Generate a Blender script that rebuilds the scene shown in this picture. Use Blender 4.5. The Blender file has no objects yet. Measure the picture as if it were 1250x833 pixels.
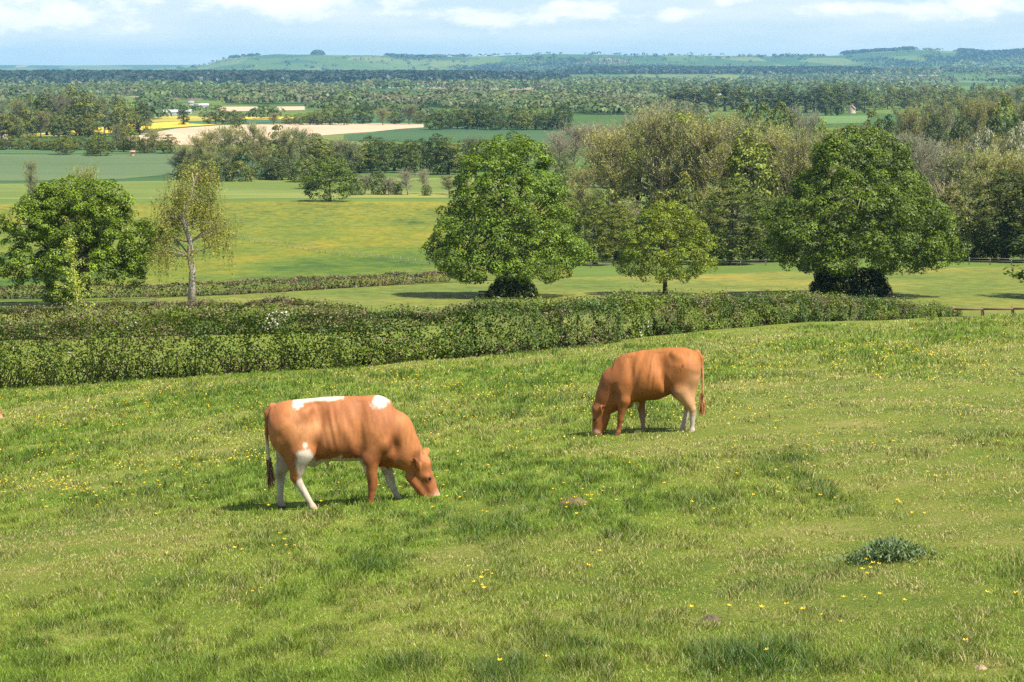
import bpy, math, random
import numpy as np
from mathutils import Vector, Matrix

SC = bpy.context.scene
COL = SC.collection
R = math.radians
F = 2400.0                      # focal length in pixels of the 1250 px wide photograph
PITCH = math.atan(333.5 / F)
CAMZ = 48.0

# ------------------------------------------------------------------ noise
def _hash(i, j, s):
    n = (i.astype(np.int64) * 374761393 + j.astype(np.int64) * 668265263 + s * 974634777) & 0xffffffff
    n = ((n ^ (n >> 13)) * 1274126177) & 0xffffffff
    n = ((n ^ (n >> 16)) * 2246822519) & 0xffffffff
    return ((n ^ (n >> 15)) & 0xffffff) / float(0xffffff)

def vnoise(x, y, s=0):
    x = np.asarray(x, float); y = np.asarray(y, float)
    i = np.floor(x); j = np.floor(y)
    fx = x - i; fy = y - j
    fx = fx * fx * (3 - 2 * fx); fy = fy * fy * (3 - 2 * fy)
    a = _hash(i, j, s); b = _hash(i + 1, j, s); c = _hash(i, j + 1, s); d = _hash(i + 1, j + 1, s)
    return (a * (1 - fx) + b * fx) * (1 - fy) + (c * (1 - fx) + d * fx) * fy

def fbm(x, y, s=0, o=3):
    t = 0; a = .5; n = 0
    for k in range(o):
        t = t + a * vnoise(x * 2 ** k, y * 2 ** k, s + 17 * k); n += a; a *= .5
    return t / n

def sstep(a, b, x):
    t = np.clip((x - a) / (b - a), 0, 1)
    return t * t * (3 - 2 * t)

# ------------------------------------------------------------------ terrain
_LT = [(0, -5), (40, 2.8), (60, 6.3), (70, 8.2), (80, 9.9), (90, 11.4), (100, 12.9), (110, 14.3), (130, 17.3), (160, 20.8),
       (190, 23.6), (227, 26.4), (300, 31.4), (400, 36), (620, 41.5), (900, 44), (1400, 45.5), (2500, 46), (5000, 47), (24000, 47)]
_dd = np.arange(-100, 24001, 1.0)
_LL = np.interp(_dd, [a for a, b in _LT], [b for a, b in _LT])
_LL[_dd < 0] = -5 + .195 * _dd[_dd < 0]
for _w in (9, 9):
    _LL = np.convolve(np.pad(_LL, _w // 2, mode='edge'), np.ones(_w) / _w, mode='valid')
_RU = [-700, -200, 0, 200, 255, 275, 300, 340, 390, 450, 520, 600, 660, 750, 830, 900, 960, 1020, 1050, 1110, 1160, 1200, 1250, 1400, 2000]
_RY = [74, 80, 90, 86, 80, 73, 70, 66.5, 67, 68, 70.5, 68.5, 66.5, 67.5, 68, 69, 68.5, 68, 65, 61.5, 63, 66, 63.5, 66, 72]

def ground_z(X, d):
    X = np.asarray(X, float); d = np.asarray(d, float)
    plane = 2.25 + .112 * d - .075 * np.clip(X, -60, 60)
    L = np.interp(d, _dd, _LL)
    k = .6
    sm = .5 * (plane + L + np.sqrt((plane - L) ** 2 + k * k))
    w = sstep(80, 150, d)
    drop = sm * (1 - w) + L * w
    z = CAMZ - drop
    near = sstep(170, 60, d)
    z = z + near * (.16 * (vnoise(X / 5.3, d / 5.3, 3) - .5) + .07 * (vnoise(X / 1.7, d / 1.7, 5) - .5))
    mid = sstep(120, 260, d)
    z = z + mid * (.9 * (vnoise(X / 70., d / 70., 8) - .5)) * sstep(2600, 900, d)
    # low rise under the dark forest, then the hills
    u = X / np.maximum(d, 50.0)
    px = 625 + F * u
    z = z + 16 * np.exp(-((d - 6400) / 700) ** 2) * sstep(760, 560, px)
    z = z + 34 * np.exp(-((d - 9000) / 800) ** 2) * sstep(560, 720, px)
    crest = np.interp(px, _RU, _RY)
    hh = (83 - crest) / F * 14000 + 46.5
    hh = hh + 6 * (vnoise(px / 24., d / 1000., 12) - .5)
    z = z + np.clip(hh, 0, 200) * np.exp(-((d - 14000) / 1700) ** 2)
    far = 62 + 16 * vnoise(px / 90., px * 0, 14)
    z = z + far * np.exp(-((d - 19700) / 900) ** 2)
    return z

def gz(X, d):
    return float(ground_z(np.array([X]), np.array([d]))[0])

_SD = np.concatenate([np.arange(4, 200, .25), np.geomspace(200, 21500, 3200)])

def at(px, py):
    """first ground point seen along a pixel of the photograph"""
    a = (px - 625) / F; b = (416.5 - py) / F
    dy = math.cos(PITCH) + b * math.sin(PITCH); dz = -math.sin(PITCH) + b * math.cos(PITCH)
    X = a / dy * _SD; Z = CAMZ + dz / dy * _SD
    below = Z < ground_z(X, _SD)
    i = int(np.argmax(below)) if below.any() else len(_SD) - 1
    d = _SD[i]
    return (a / dy * d, float(d), gz(a / dy * d, d))

def atd(px, d):
    """ground point under a pixel column at a distance"""
    z = CAMZ - 10
    for _ in range(4):
        dep = d * math.cos(PITCH) + (CAMZ - z) * math.sin(PITCH)
        X = (px - 625) / F * dep
        z = gz(X, d)
    return (X, d, z)

def ztop(py, d):
    b = (416.5 - py) / F
    dy = math.cos(PITCH) + b * math.sin(PITCH); dz = -math.sin(PITCH) + b * math.cos(PITCH)
    return CAMZ + dz / dy * d

# ------------------------------------------------------------------ mesh helpers
def mesh_np(name, V, faces, mats, col=None, midx=None, smooth=False):
    """faces: list of int arrays (n,3) or (n,4)"""
    me = bpy.data.meshes.new(name)
    V = np.asarray(V, np.float32)
    me.vertices.add(len(V)); me.vertices.foreach_set('co', V.ravel())
    fl = [np.asarray(f, np.int32) for f in faces if len(f)]
    loops = np.concatenate([f.ravel() for f in fl])
    tot = np.concatenate([np.full(len(f), f.shape[1], np.int32) for f in fl])
    st = np.concatenate([[0], np.cumsum(tot)[:-1]]).astype(np.int32)
    me.loops.add(len(loops)); me.loops.foreach_set('vertex_index', loops)
    me.polygons.add(len(tot)); me.polygons.foreach_set('loop_start', st)
    me.polygons.foreach_set('loop_total', tot)
    if midx is not None:
        me.polygons.foreach_set('material_index', np.asarray(midx, np.int32))
    if smooth:
        me.polygons.foreach_set('use_smooth', np.ones(len(tot), bool))
    if col is not None:
        a = me.attributes.new('Col', 'FLOAT_COLOR', 'POINT')
        c = np.ones((len(V), 4), np.float32); c[:, :3] = col
        a.data.foreach_set('color', c.ravel())
    for m in (mats if isinstance(mats, (list, tuple)) else [mats]):
        me.materials.append(m)
    me.update(calc_edges=True)
    return me

def link(name, me, parent=None, loc=(0, 0, 0), rz=0.0, scale=None):
    o = bpy.data.objects.new(name, me)
    COL.objects.link(o)
    o.location = loc; o.rotation_euler = (0, 0, rz)
    if scale is not None: o.scale = scale
    if parent is not None: o.parent = parent
    return o

def tag(o, label=None, cat=None, group=None, kind=None):
    if label: o['label'] = label
    if cat: o['category'] = cat
    if group: o['group'] = group
    if kind: o['kind'] = kind
    return o

def dup(root, loc, rz=0.0, scale=(1, 1, 1), tint=None):
    c = root.copy(); COL.objects.link(c)
    c.location = loc; c.rotation_euler = (0, 0, rz); c.scale = scale
    for ch in root.children:
        k = ch.copy(); COL.objects.link(k); k.parent = c
        if tint is not None: k.color = (*tint, 1)
        for g in ch.children:
            q = g.copy(); COL.objects.link(q); q.parent = k
    return c

class MB:
    """collects verts / faces / colours"""
    def __init__(s): s.V = []; s.Q = []; s.T = []; s.C = []; s.n = 0
    def add(s, V, Q=None, T=None, C=(1, 1, 1)):
        V = np.asarray(V, float).reshape(-1, 3)
        if Q is not None and len(Q): s.Q.append(np.asarray(Q, int) + s.n)
        if T is not None and len(T): s.T.append(np.asarray(T, int) + s.n)
        C = np.asarray(C, float)
        s.C.append(np.broadcast_to(C, V.shape) if C.ndim == 1 else C)
        s.V.append(V); s.n += len(V)
    def tube(s, pts, rad, k=8, C=(1, 1, 1), cap=True):
        pts = np.asarray(pts, float); rad = np.asarray(rad, float); n = len(pts)
        tang = np.gradient(pts, axis=0); tang /= np.linalg.norm(tang, axis=1)[:, None] + 1e-9
        ref = np.array([0.31, .95, .05]) if abs(tang[0][1]) < .8 else np.array([1., 0.1, 0])
        V = []
        for i in range(n):
            a = np.cross(tang[i], ref); a /= np.linalg.norm(a) + 1e-9
            b = np.cross(tang[i], a)
            th = np.arange(k) * 2 * np.pi / k
            V.append(pts[i] + rad[i] * (np.cos(th)[:, None] * a + np.sin(th)[:, None] * b))
        V = np.concatenate(V)
        Q = []
        for i in range(n - 1):
            for j in range(k):
                Q.append((i * k + j, i * k + (j + 1) % k, (i + 1) * k + (j + 1) % k, (i + 1) * k + j))
        T = []
        if cap:
            V = np.concatenate([V, pts[:1], pts[-1:]])
            for j in range(k):
                T.append((n * k, (j + 1) % k, j)); T.append((n * k + 1, (n - 1) * k + j, (n - 1) * k + (j + 1) % k))
        s.add(V, Q, T, C)
    def box(s, c, h, rz=0, C=(1, 1, 1), taper=1.0):
        x, y, z = h
        P = np.array([(-x, -y, -z), (x, -y, -z), (x, y, -z), (-x, y, -z), (-x * taper, -y * taper, z), (x * taper, -y * taper, z), (x * taper, y * taper, z), (-x * taper, y * taper, z)])
        ca, sa = math.cos(rz), math.sin(rz)
        P = np.stack([P[:, 0] * ca - P[:, 1] * sa, P[:, 0] * sa + P[:, 1] * ca, P[:, 2]], 1) + np.asarray(c)
        s.add(P, [(0, 3, 2, 1), (4, 5, 6, 7), (0, 1, 5, 4), (1, 2, 6, 5), (2, 3, 7, 6), (3, 0, 4, 7)], None, C)
    def mesh(s, name, mats, smooth=False):
        V = np.concatenate(s.V); C = np.concatenate(s.C)
        f = []
        if s.Q: f.append(np.concatenate(s.Q))
        if s.T: f.append(np.concatenate(s.T))
        return mesh_np(name, V, f, mats, C, smooth=smooth)

def rvec(rng, n):
    v = rng.normal(size=(n, 3)); return v / (np.linalg.norm(v, axis=1)[:, None] + 1e-9)

def leaves(mb, P, N, size, col, rng, asp=.62):
    """rhombic leaf faces at P facing N"""
    n = len(P)
    N = N / (np.linalg.norm(N, axis=1)[:, None] + 1e-9)
    a = np.cross(N, rvec(rng, n)); a /= np.linalg.norm(a, axis=1)[:, None] + 1e-9
    b = np.cross(N, a)
    size = np.broadcast_to(np.asarray(size, float), (n,))[:, None]
    fold = N * size * .12
    V = np.stack([P - a * size * .5, P + b * size * asp * .5 + fold, P + a * size * .5, P - b * size * asp * .5 + fold], 1).reshape(-1, 3)
    Q = np.arange(4 * n).reshape(n, 4)
    C = np.repeat(np.broadcast_to(np.asarray(col, float), (n, 3)), 4, axis=0)
    mb.add(V, Q, None, C)

def slivers(mb, A, B, w, col, rng):
    """thin twigs from A to B: a single narrow triangle pair seen from any side"""
    n = len(A)
    t = B - A
    s = np.cross(t, rvec(rng, n)); s /= np.linalg.norm(s, axis=1)[:, None] + 1e-9
    w = np.broadcast_to(np.asarray(w, float), (n,))[:, None]
    V = np.stack([A - s * w * .5, A + s * w * .5, B], 1).reshape(-1, 3)
    C = np.repeat(np.broadcast_to(np.asarray(col, float), (n, 3)), 3, axis=0)
    mb.add(V, None, np.arange(3 * n).reshape(n, 3), C)

# ------------------------------------------------------------------ materials
def newmat(name):
    m = bpy.data.materials.new(name); m.use_nodes = True
    nt = m.node_tree
    for n in list(nt.nodes): nt.nodes.remove(n)
    out = nt.nodes.new('ShaderNodeOutputMaterial')
    return m, nt, out

def nd(nt, typ, **kw):
    n = nt.nodes.new(typ)
    for k, v in kw.items():
        if k in n.inputs.keys(): n.inputs[k].default_value = v
        else: setattr(n, k, v)
    return n

def ramp(nt, stops):
    r = nt.nodes.new('ShaderNodeValToRGB')
    e = r.color_ramp.elements
    while len(e) < len(stops): e.new(.5)
    for i, (p, c) in enumerate(stops):
        e[i].position = p; e[i].color = (*c, 1)
    return r

def mix(nt, a, b, f, typ='MIX'):
    m = nt.nodes.new('ShaderNodeMix'); m.data_type = 'RGBA'; m.blend_type = typ
    for s, v in ((m.inputs[0], f), (m.inputs[6], a), (m.inputs[7], b)):
        if hasattr(v, 'is_linked') or isinstance(v, bpy.types.NodeSocket): nt.links.new(v, s)
        elif isinstance(v, (tuple, list)): s.default_value = (*v, 1)
        else: s.default_value = v
    return m.outputs[2]

def leaf_mat(name, trans=.3, rough=.5, tint=True):
    m, nt, out = newmat(name)
    at_ = nd(nt, 'ShaderNodeAttribute', attribute_name='Col')
    c = at_.outputs['Color']
    if tint:
        oi = nd(nt, 'ShaderNodeObjectInfo')
        c = mix(nt, c, oi.outputs['Color'], 1.0, 'MULTIPLY')
    p = nd(nt, 'ShaderNodeBsdfPrincipled', Roughness=rough)
    p.inputs['Specular IOR Level'].default_value = .35
    nt.links.new(c, p.inputs['Base Color'])
    t = nd(nt, 'ShaderNodeBsdfTranslucent')
    tc = mix(nt, c, (1.0, 1.0, .45), 1.0, 'MULTIPLY')
    nt.links.new(tc, t.inputs['Color'])
    ms = nd(nt, 'ShaderNodeMixShader'); ms.inputs[0].default_value = trans
    nt.links.new(p.outputs[0], ms.inputs[1]); nt.links.new(t.outputs[0], ms.inputs[2])
    nt.links.new(ms.outputs[0], out.inputs[0])
    return m

def vcol_mat(name, rough=.8, bump=0.0, bscale=30., var=.0):
    m, nt, out = newmat(name)
    at_ = nd(nt, 'ShaderNodeAttribute', attribute_name='Col')
    c = at_.outputs['Color']
    tc = nd(nt, 'ShaderNodeTexCoord')
    nz = nd(nt, 'ShaderNodeTexNoise', Scale=bscale, Detail=5.0, Roughness=.65)
    nt.links.new(tc.outputs['Object'], nz.inputs['Vector'])
    if var > 0:
        rr = ramp(nt, [(.25, (1 - var,) * 3), (.75, (1 + var * .6,) * 3)])
        nt.links.new(nz.outputs['Fac'], rr.inputs[0])
        c = mix(nt, c, rr.outputs[0], 1.0, 'MULTIPLY')
    p = nd(nt, 'ShaderNodeBsdfPrincipled', Roughness=rough)
    p.inputs['Specular IOR Level'].default_value = .25
    nt.links.new(c, p.inputs['Base Color'])
    if bump > 0:
        b = nd(nt, 'ShaderNodeBump', Strength=bump, Distance=.05)
        nt.links.new(nz.outputs['Fac'], b.inputs['Height']); nt.links.new(b.outputs[0], p.inputs['Normal'])
    nt.links.new(p.outputs[0], out.inputs[0])
    return m

def field_mat(name, stops, scale=.02, stretch=(1, 1, 1), fine=.6, fstops=None, bump=.0, dens=None):
    """broad patches from one noise, finer flecks from another"""
    m, nt, out = newmat(name)
    tc = nd(nt, 'ShaderNodeTexCoord')
    mp = nd(nt, 'ShaderNodeMapping'); mp.inputs['Scale'].default_value = stretch
    nt.links.new(tc.outputs['Object'], mp.inputs[0])
    n1 = nd(nt, 'ShaderNodeTexNoise', Scale=scale, Detail=6.0, Roughness=.62)
    nt.links.new(mp.outputs[0], n1.inputs['Vector'])
    r1 = ramp(nt, stops); nt.links.new(n1.outputs['Fac'], r1.inputs[0])
    n2 = nd(nt, 'ShaderNodeTexNoise', Scale=scale * 14, Detail=4.0, Roughness=.7)
    nt.links.new(mp.outputs[0], n2.inputs['Vector'])
    r2 = ramp(nt, fstops or [(.3, (.72,) * 3), (.7, (1.2,) * 3)]); nt.links.new(n2.outputs['Fac'], r2.inputs[0])
    c = mix(nt, r1.outputs[0], r2.outputs[0], fine, 'MULTIPLY')
    if dens:                              # flowers stand thicker towards one end of the field
        sx = nd(nt, 'ShaderNodeSeparateXYZ'); nt.links.new(tc.outputs['Object'], sx.inputs[0])
        mr = nd(nt, 'ShaderNodeMapRange'); mr.inputs['From Min'].default_value = dens[0]; mr.inputs['From Max'].default_value = dens[1]; mr.inputs['To Max'].default_value = .5
        nt.links.new(sx.outputs[1], mr.inputs[0])
        mm = nd(nt, 'ShaderNodeMath', operation='MULTIPLY'); nt.links.new(mr.outputs[0], mm.inputs[0])
        m2 = nd(nt, 'ShaderNodeMapRange'); m2.inputs['From Min'].default_value = .35; m2.inputs['From Max'].default_value = .6; nt.links.new(n2.outputs['Fac'], m2.inputs[0]); nt.links.new(m2.outputs[0], mm.inputs[1])
        c = mix(nt, c, dens[2], mm.outputs[0])
    p = nd(nt, 'ShaderNodeBsdfPrincipled', Roughness=.9)
    p.inputs['Specular IOR Level'].default_value = .1
    nt.links.new(c, p.inputs['Base Color'])
    nt.links.new(p.outputs[0], out.inputs[0])
    return m

LEAF = leaf_mat('foliage', .2)
BARK = vcol_mat('bark', .9, .6, 6., .35)
TIMBER = vcol_mat('weathered_timber', .85, .4, 25., .3)
EXPOSURE = 0.88
SKY_STRENGTH = .06
SKY_TINT = (1.0, 1.13, 1.34)
THIN_CLOUD = (8.4, 9.2, 9.7)
CUMULUS = (11.2, 11.3, 11.6)
HAZE_COL = (.30, .66, 1.0, 1)
HAZE_D = 4.0e-5
# ------------------------------------------------------------------ camera, sun, sky, haze
cam = bpy.data.cameras.new('camera'); cam.sensor_width = 36; cam.lens = 36 * F / 1250
cam.clip_start = .1; cam.clip_end = 60000
co = bpy.data.objects.new('camera', cam); COL.objects.link(co)
co.location = (0, 0, CAMZ); co.rotation_euler = (math.pi / 2 - PITCH, 0, 0)
SC.camera = co

SUN_EL, SUN_AZ = R(56), R(52)           # azimuth: to the right of straight behind the camera
sl = bpy.data.lights.new('sun', 'SUN'); sl.energy = 5.0; sl.angle = R(.5); sl.color = (1, .94, .80)
so = bpy.data.objects.new('sun', sl); COL.objects.link(so)
sv = Vector((math.sin(SUN_AZ) * math.cos(SUN_EL), -math.cos(SUN_AZ) * math.cos(SUN_EL), math.sin(SUN_EL)))
so.rotation_euler = sv.to_track_quat('Z', 'Y').to_euler(); so.location = (40, -40, 120)

W = bpy.data.worlds.new('World'); SC.world = W; W.use_nodes = True
nt = W.node_tree
for n in list(nt.nodes): nt.nodes.remove(n)
wo = nt.nodes.new('ShaderNodeOutputWorld')
bg = nd(nt, 'ShaderNodeBackground', Strength=SKY_STRENGTH)
sky = nt.nodes.new('ShaderNodeTexSky'); sky.sky_type = 'NISHITA'; sky.sun_disc = False
sky.sun_elevation = SUN_EL; sky.sun_rotation = math.pi - SUN_AZ
sky.altitude = 100; sky.air_density = 1.0; sky.dust_density = .5; sky.ozone_density = 1.5
tc = nd(nt, 'ShaderNodeTexCoord')
sep = nd(nt, 'ShaderNodeSeparateXYZ'); nt.links.new(tc.outputs['Generated'], sep.inputs[0])
def M(op, a, b=None, c=None):
    n = nt.nodes.new('ShaderNodeMath'); n.operation = op
    for i, v in enumerate((a, b, c)):
        if v is None: continue
        if isinstance(v, bpy.types.NodeSocket): nt.links.new(v, n.inputs[i])
        else: n.inputs[i].default_value = v
    return n.outputs[0]
mp = nd(nt, 'ShaderNodeMapping'); mp.inputs['Scale'].default_value = (1, 1, 2.4)
nt.links.new(tc.outputs['Generated'], mp.inputs[0])
n1 = nd(nt, 'ShaderNodeTexNoise', Scale=34., Detail=10., Roughness=.6); nt.links.new(mp.outputs[0], n1.inputs['Vector'])
mp2 = nd(nt, 'ShaderNodeMapping'); mp2.inputs['Scale'].default_value = (1, 1, 7); mp2.inputs['Location'].default_value = (3, 1, .4)
nt.links.new(tc.outputs['Generated'], mp2.inputs[0])
n2 = nd(nt, 'ShaderNodeTexNoise', Scale=9., Detail=6., Roughness=.55); nt.links.new(mp2.outputs[0], n2.inputs['Vector'])
# cumulus heads: (photo x, photo y, half width, half height)
heads = [(50, 24, 125, 24), (145, 28, 52, 18), (250, 5, 120, 20), (380, 5, 95, 20), (610, 20, 120, 12), (715, 16, 48, 13), (885, 3, 36, 11), (1170, 10, 80, 18), (480, 0, 50, 12), (1010, 14, 90, 9), (820, 20, 70, 9)]
best = None
for (hx, hy, hw, hh) in heads:
    cx = (hx - 625) / F; cz = (83 - hy) / F
    ex = M('DIVIDE', M('SUBTRACT', sep.outputs[0], cx), hw / F)
    ez = M('DIVIDE', M('SUBTRACT', sep.outputs[2], cz), hh / F)
    v = M('SUBTRACT', 1.0, M('ADD', M('MULTIPLY', ex, ex), M('MULTIPLY', ez, ez)))
    best = v if best is None else M('MAXIMUM', best, v)
front = M('GREATER_THAN', sep.outputs[1], 0.0)
v = M('ADD', M('MULTIPLY', M('MAXIMUM', best, -1.3), .36), M('SUBTRACT', M('MULTIPLY', n1.outputs['Fac'], 2.6), 1.30))
heads_m = nd(nt, 'ShaderNodeMapRange'); heads_m.interpolation_type = 'SMOOTHSTEP'
heads_m.inputs['From Min'].default_value = -.12; heads_m.inputs['From Max'].default_value = .52
nt.links.new(v, heads_m.inputs[0])
cum = M('MULTIPLY', heads_m.outputs[0], front)
thin = nd(nt, 'ShaderNodeMapRange'); thin.interpolation_type = 'SMOOTHSTEP'
thin.inputs['From Min'].default_value = .40; thin.inputs['From Max'].default_value = .68; thin.inputs['To Max'].default_value = .85
nt.links.new(n2.outputs['Fac'], thin.inputs[0])
skyc = mix(nt, sky.outputs[0], SKY_TINT, 1.0, 'MULTIPLY')
veil = nd(nt, 'ShaderNodeMapRange'); veil.interpolation_type = 'SMOOTHSTEP'      # bright thin veil low over the horizon
veil.inputs['From Min'].default_value = .30; veil.inputs['From Max'].default_value = .0; veil.inputs['To Max'].default_value = .85
nt.links.new(sep.outputs[2], veil.inputs[0])
skyc = mix(nt, skyc, (6.8, 8.4, 9.3), veil.outputs[0])
c = mix(nt, skyc, THIN_CLOUD, thin.outputs[0])
c = mix(nt, c, CUMULUS, M('MULTIPLY', cum, .9))
nt.links.new(c, bg.inputs[0]); nt.links.new(bg.outputs[0], wo.inputs[0])

vs = SC.view_settings
SC.display_settings.display_device = 'sRGB'
vs.view_transform = 'Standard'; vs.look = 'None'; vs.exposure = EXPOSURE; vs.gamma = 1; vs.use_curve_mapping = False
SC.cycles.use_denoising = False
SC.cycles.max_bounces = 8; SC.cycles.diffuse_bounces = 3; SC.cycles.glossy_bounces = 2; SC.cycles.transmission_bounces = 3
SC.cycles.volume_bounces = 0; SC.cycles.transparent_max_bounces = 8

# haze: one closed box of even, thin, bluish air
mb = MB(); mb.box((0, 10600, 115), (9900, 11100, 128))
hm, hnt, hout = newmat('haze_air')
pv = nd(hnt, 'ShaderNodeVolumePrincipled')
pv.inputs['Color'].default_value = HAZE_COL; pv.inputs['Density'].default_value = HAZE_D
pv.inputs['Anisotropy'].default_value = 0.0
hnt.links.new(pv.outputs[0], hout.inputs['Volume'])
hz = link('haze', mb.mesh('haze', hm)); tag(hz, kind='stuff')
tag(hz, 'pale blue haze lying over the far plain and hills', 'haze')

# ------------------------------------------------------------------ ground: one sheet to the horizon
rows = [-45, -30, -20, -12, -6, 0]
st = .35; d = 0.
while d < 21400:
    d += st; st *= 1.0175; rows.append(d)
rows = np.array(rows)
us = np.concatenate([np.linspace(-.44, -.2, 30)[:-1], np.linspace(-.2, .2, 231), np.linspace(.2, .44, 30)[1:]])
DD, UU = np.meshgrid(rows, us, indexing='ij')
XX = UU * (DD + 130)
ZZ = ground_z(XX, DD)
V = np.stack([XX, DD, ZZ], -1).reshape(-1, 3)
nr, nc = DD.shape
ii = (np.arange(nr - 1)[:, None] * nc + np.arange(nc - 1)[None]).ravel()
Q = np.stack([ii, ii + 1, ii + nc + 1, ii + nc], 1)

# near pasture soil and thatch
pm, pnt, pout = newmat('pasture_turf')
tcn = nd(pnt, 'ShaderNodeTexCoord')
a1 = nd(pnt, 'ShaderNodeTexNoise', Scale=.55, Detail=8., Roughness=.68); pnt.links.new(tcn.outputs['Object'], a1.inputs['Vector'])
r1 = ramp(pnt, [(.30, (.07, .12, .016)), (.44, (.14, .19, .026)), (.56, (.19, .22, .036)), (.70, (.30, .27, .085))]); pnt.links.new(a1.outputs['Fac'], r1.inputs[0])
a2 = nd(pnt, 'ShaderNodeTexNoise', Scale=38., Detail=6., Roughness=.8); pnt.links.new(tcn.outputs['Object'], a2.inputs['Vector'])
r2 = ramp(pnt, [(.32, (.3, .36, .3)), (.52, (1, 1, 1)), (.68, (1.7, 1.5, 1.6))]); pnt.links.new(a2.outputs['Fac'], r2.inputs[0])
cc = mix(pnt, r1.outputs[0], r2.outputs[0], .9, 'MULTIPLY')
pp = nd(pnt, 'ShaderNodeBsdfPrincipled', Roughness=.9); pp.inputs['Specular IOR Level'].default_value = .1
pnt.links.new(cc, pp.inputs['Base Color'])
bb = nd(pnt, 'ShaderNodeBump', Strength=.8, Distance=.05); pnt.links.new(a2.outputs['Fac'], bb.inputs['Height']); pnt.links.new(bb.outputs[0], pp.inputs['Normal'])
pnt.links.new(pp.outputs[0], pout.inputs[0])

# patchwork of far fields
vm, vnt, vout = newmat('valley_fields')
tcn = nd(vnt, 'ShaderNodeTexCoord')
mpn = nd(vnt, 'ShaderNodeMapping'); mpn.inputs['Scale'].default_value = (1, .55, 1); mpn.inputs['Rotation'].default_value = (0, 0, .3)
vnt.links.new(tcn.outputs['Object'], mpn.inputs[0])
vo = nd(vnt, 'ShaderNodeTexVoronoi', Scale=.0034); vo.inputs['Randomness'].default_value = .8
vnt.links.new(mpn.outputs[0], vo.inputs['Vector'])
sc_ = nd(vnt, 'ShaderNodeSeparateColor'); vnt.links.new(vo.outputs['Color'], sc_.inputs[0])
rr = ramp(vnt, [(0, (.06, .11, .03)), (.22, (.11, .16, .035)), (.45, (.05, .10, .035)), (.62, (.13, .17, .05)), (.8, (.085, .14, .03)), (.9, (.15, .18, .05)), (.96, (.30, .23, .14))])
rr.color_ramp.interpolation = 'CONSTANT'
vnt.links.new(sc_.outputs[0], rr.inputs[0])
vn = nd(vnt, 'ShaderNodeTexNoise', Scale=.03, Detail=6., Roughness=.7); vnt.links.new(tcn.outputs['Object'], vn.inputs['Vector'])
r3 = ramp(vnt, [(.3, (.75,) * 3), (.7, (1.2,) * 3)]); vnt.links.new(vn.outputs['Fac'], r3.inputs[0])
cc = mix(vnt, rr.outputs[0], r3.outputs[0], .8, 'MULTIPLY')
pp = nd(vnt, 'ShaderNodeBsdfPrincipled', Roughness=.95); pp.inputs['Specular IOR Level'].default_value = .05
vnt.links.new(cc, pp.inputs['Base Color']); vnt.links.new(pp.outputs[0], vout.inputs[0])

rowm = np.repeat((rows[:-1] > 119).astype(int), nc - 1)
g = link('ground', mesh_np('ground', V, [Q], [pm, vm], midx=rowm, smooth=True)); tag(g, kind='structure')

def strip(name, near, far, mat, off, n=90, m=40, label=None):
    """a field sheet between two edges given as photo points lying on the ground"""
    def poly(pts):
        P = np.array([at(*p)[:2] if len(p) == 2 else atd(p[0], p[2])[:2] for p in pts])
        t = np.array([p[0] for p in pts], float); t = (t - t[0]) / (t[-1] - t[0])
        s = np.linspace(0, 1, n + 1)
        return np.stack([np.interp(s, t, P[:, 0]), np.interp(s, t, P[:, 1])], 1)
    A = poly(near); B = poly(far)
    s = np.linspace(0, 1, m + 1)[:, None, None]
    P = A[None] * (1 - s) + B[None] * s
    X = P[..., 0]; D = P[..., 1]
    Z = ground_z(X, D) + off
    V = np.stack([X, D, Z], -1).reshape(-1, 3)
    ii = (np.arange(m)[:, None] * (n + 1) + np.arange(n)[None]).ravel()
    o = link(name, mesh_np(name, V, [np.stack([ii, ii + 1, ii + n + 2, ii + n + 1], 1)], mat, smooth=True))
    tag(o, kind='structure', label=label)
    return o

MEAD = [(.28, (.08, .125, .022)), (.46, (.13, .155, .03)), (.58, (.17, .175, .036)), (.72, (.24, .195, .035))]
strip('meadow', [(-200, 0, 122), (200, 0, 122), (1500, 0, 122)], [(-200, 374), (120, 368), (545, 346), (700, 339), (985, 331), (1130, 327), (1500, 323)],
      field_mat('meadow_grass', MEAD, .06, (.7, .5, 1), .9, [(.3, (.62,) * 3), (.7, (1.35,) * 3)]), .03, 140, 60)
BUT = [(.34, (.035, .08, .014)), (.44, (.085, .13, .019)), (.54, (.125, .155, .02)), (.66, (.18, .17, .02)), (.80, (.27, .20, .02))]
strip('buttercup_meadow', [(-200, 374), (120, 367.5), (545, 345.5), (700, 338)], [(-200, 250), (300, 247), (545, 247), (700, 247)],
      field_mat('buttercup_grass', BUT, .045, (.8, .35, 1), 1.0, [(.3, (.62, .7, .7)), (.7, (1.35, 1.25, 1.2))], dens=(400, 600, (.30, .225, .03))), .05, 120, 80)
strip('hay_meadow', [(-200, 243), (200, 244), (365, 243), (700, 240)], [(-200, 226), (60, 224), (210, 221), (365, 218), (700, 217)],
      field_mat('hay_grass', [(.35, (.12, .16, .035)), (.5, (.17, .20, .05)), (.65, (.25, .24, .06))], .012, (.3, 1, 1)), .08)
strip('wheat_field', [(-200, 221), (60, 221), (150, 219), (216, 213)], [(-200, 189), (60, 189), (150, 189), (216, 188)],
      field_mat('young_wheat', [(.35, (.085, .125, .055)), (.65, (.11, .15, .065))], .006, (.2, 1, 1), .35), .08)
strip('wheat_field', [(-200, 188), (60, 188), (150, 188), (225, 186)], [(-200, 175), (60, 175), (150, 177), (225, 181)],
      field_mat('young_wheat_pale', [(.35, (.06, .115, .045)), (.65, (.085, .145, .055))], .006, (.2, 1, 1), .35), .10)
RAPE = field_mat('oilseed_rape', [(.3, (.50, .36, .04)), (.7, (.62, .46, .06))], .01, (.3, 1, 1), .4)
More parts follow.
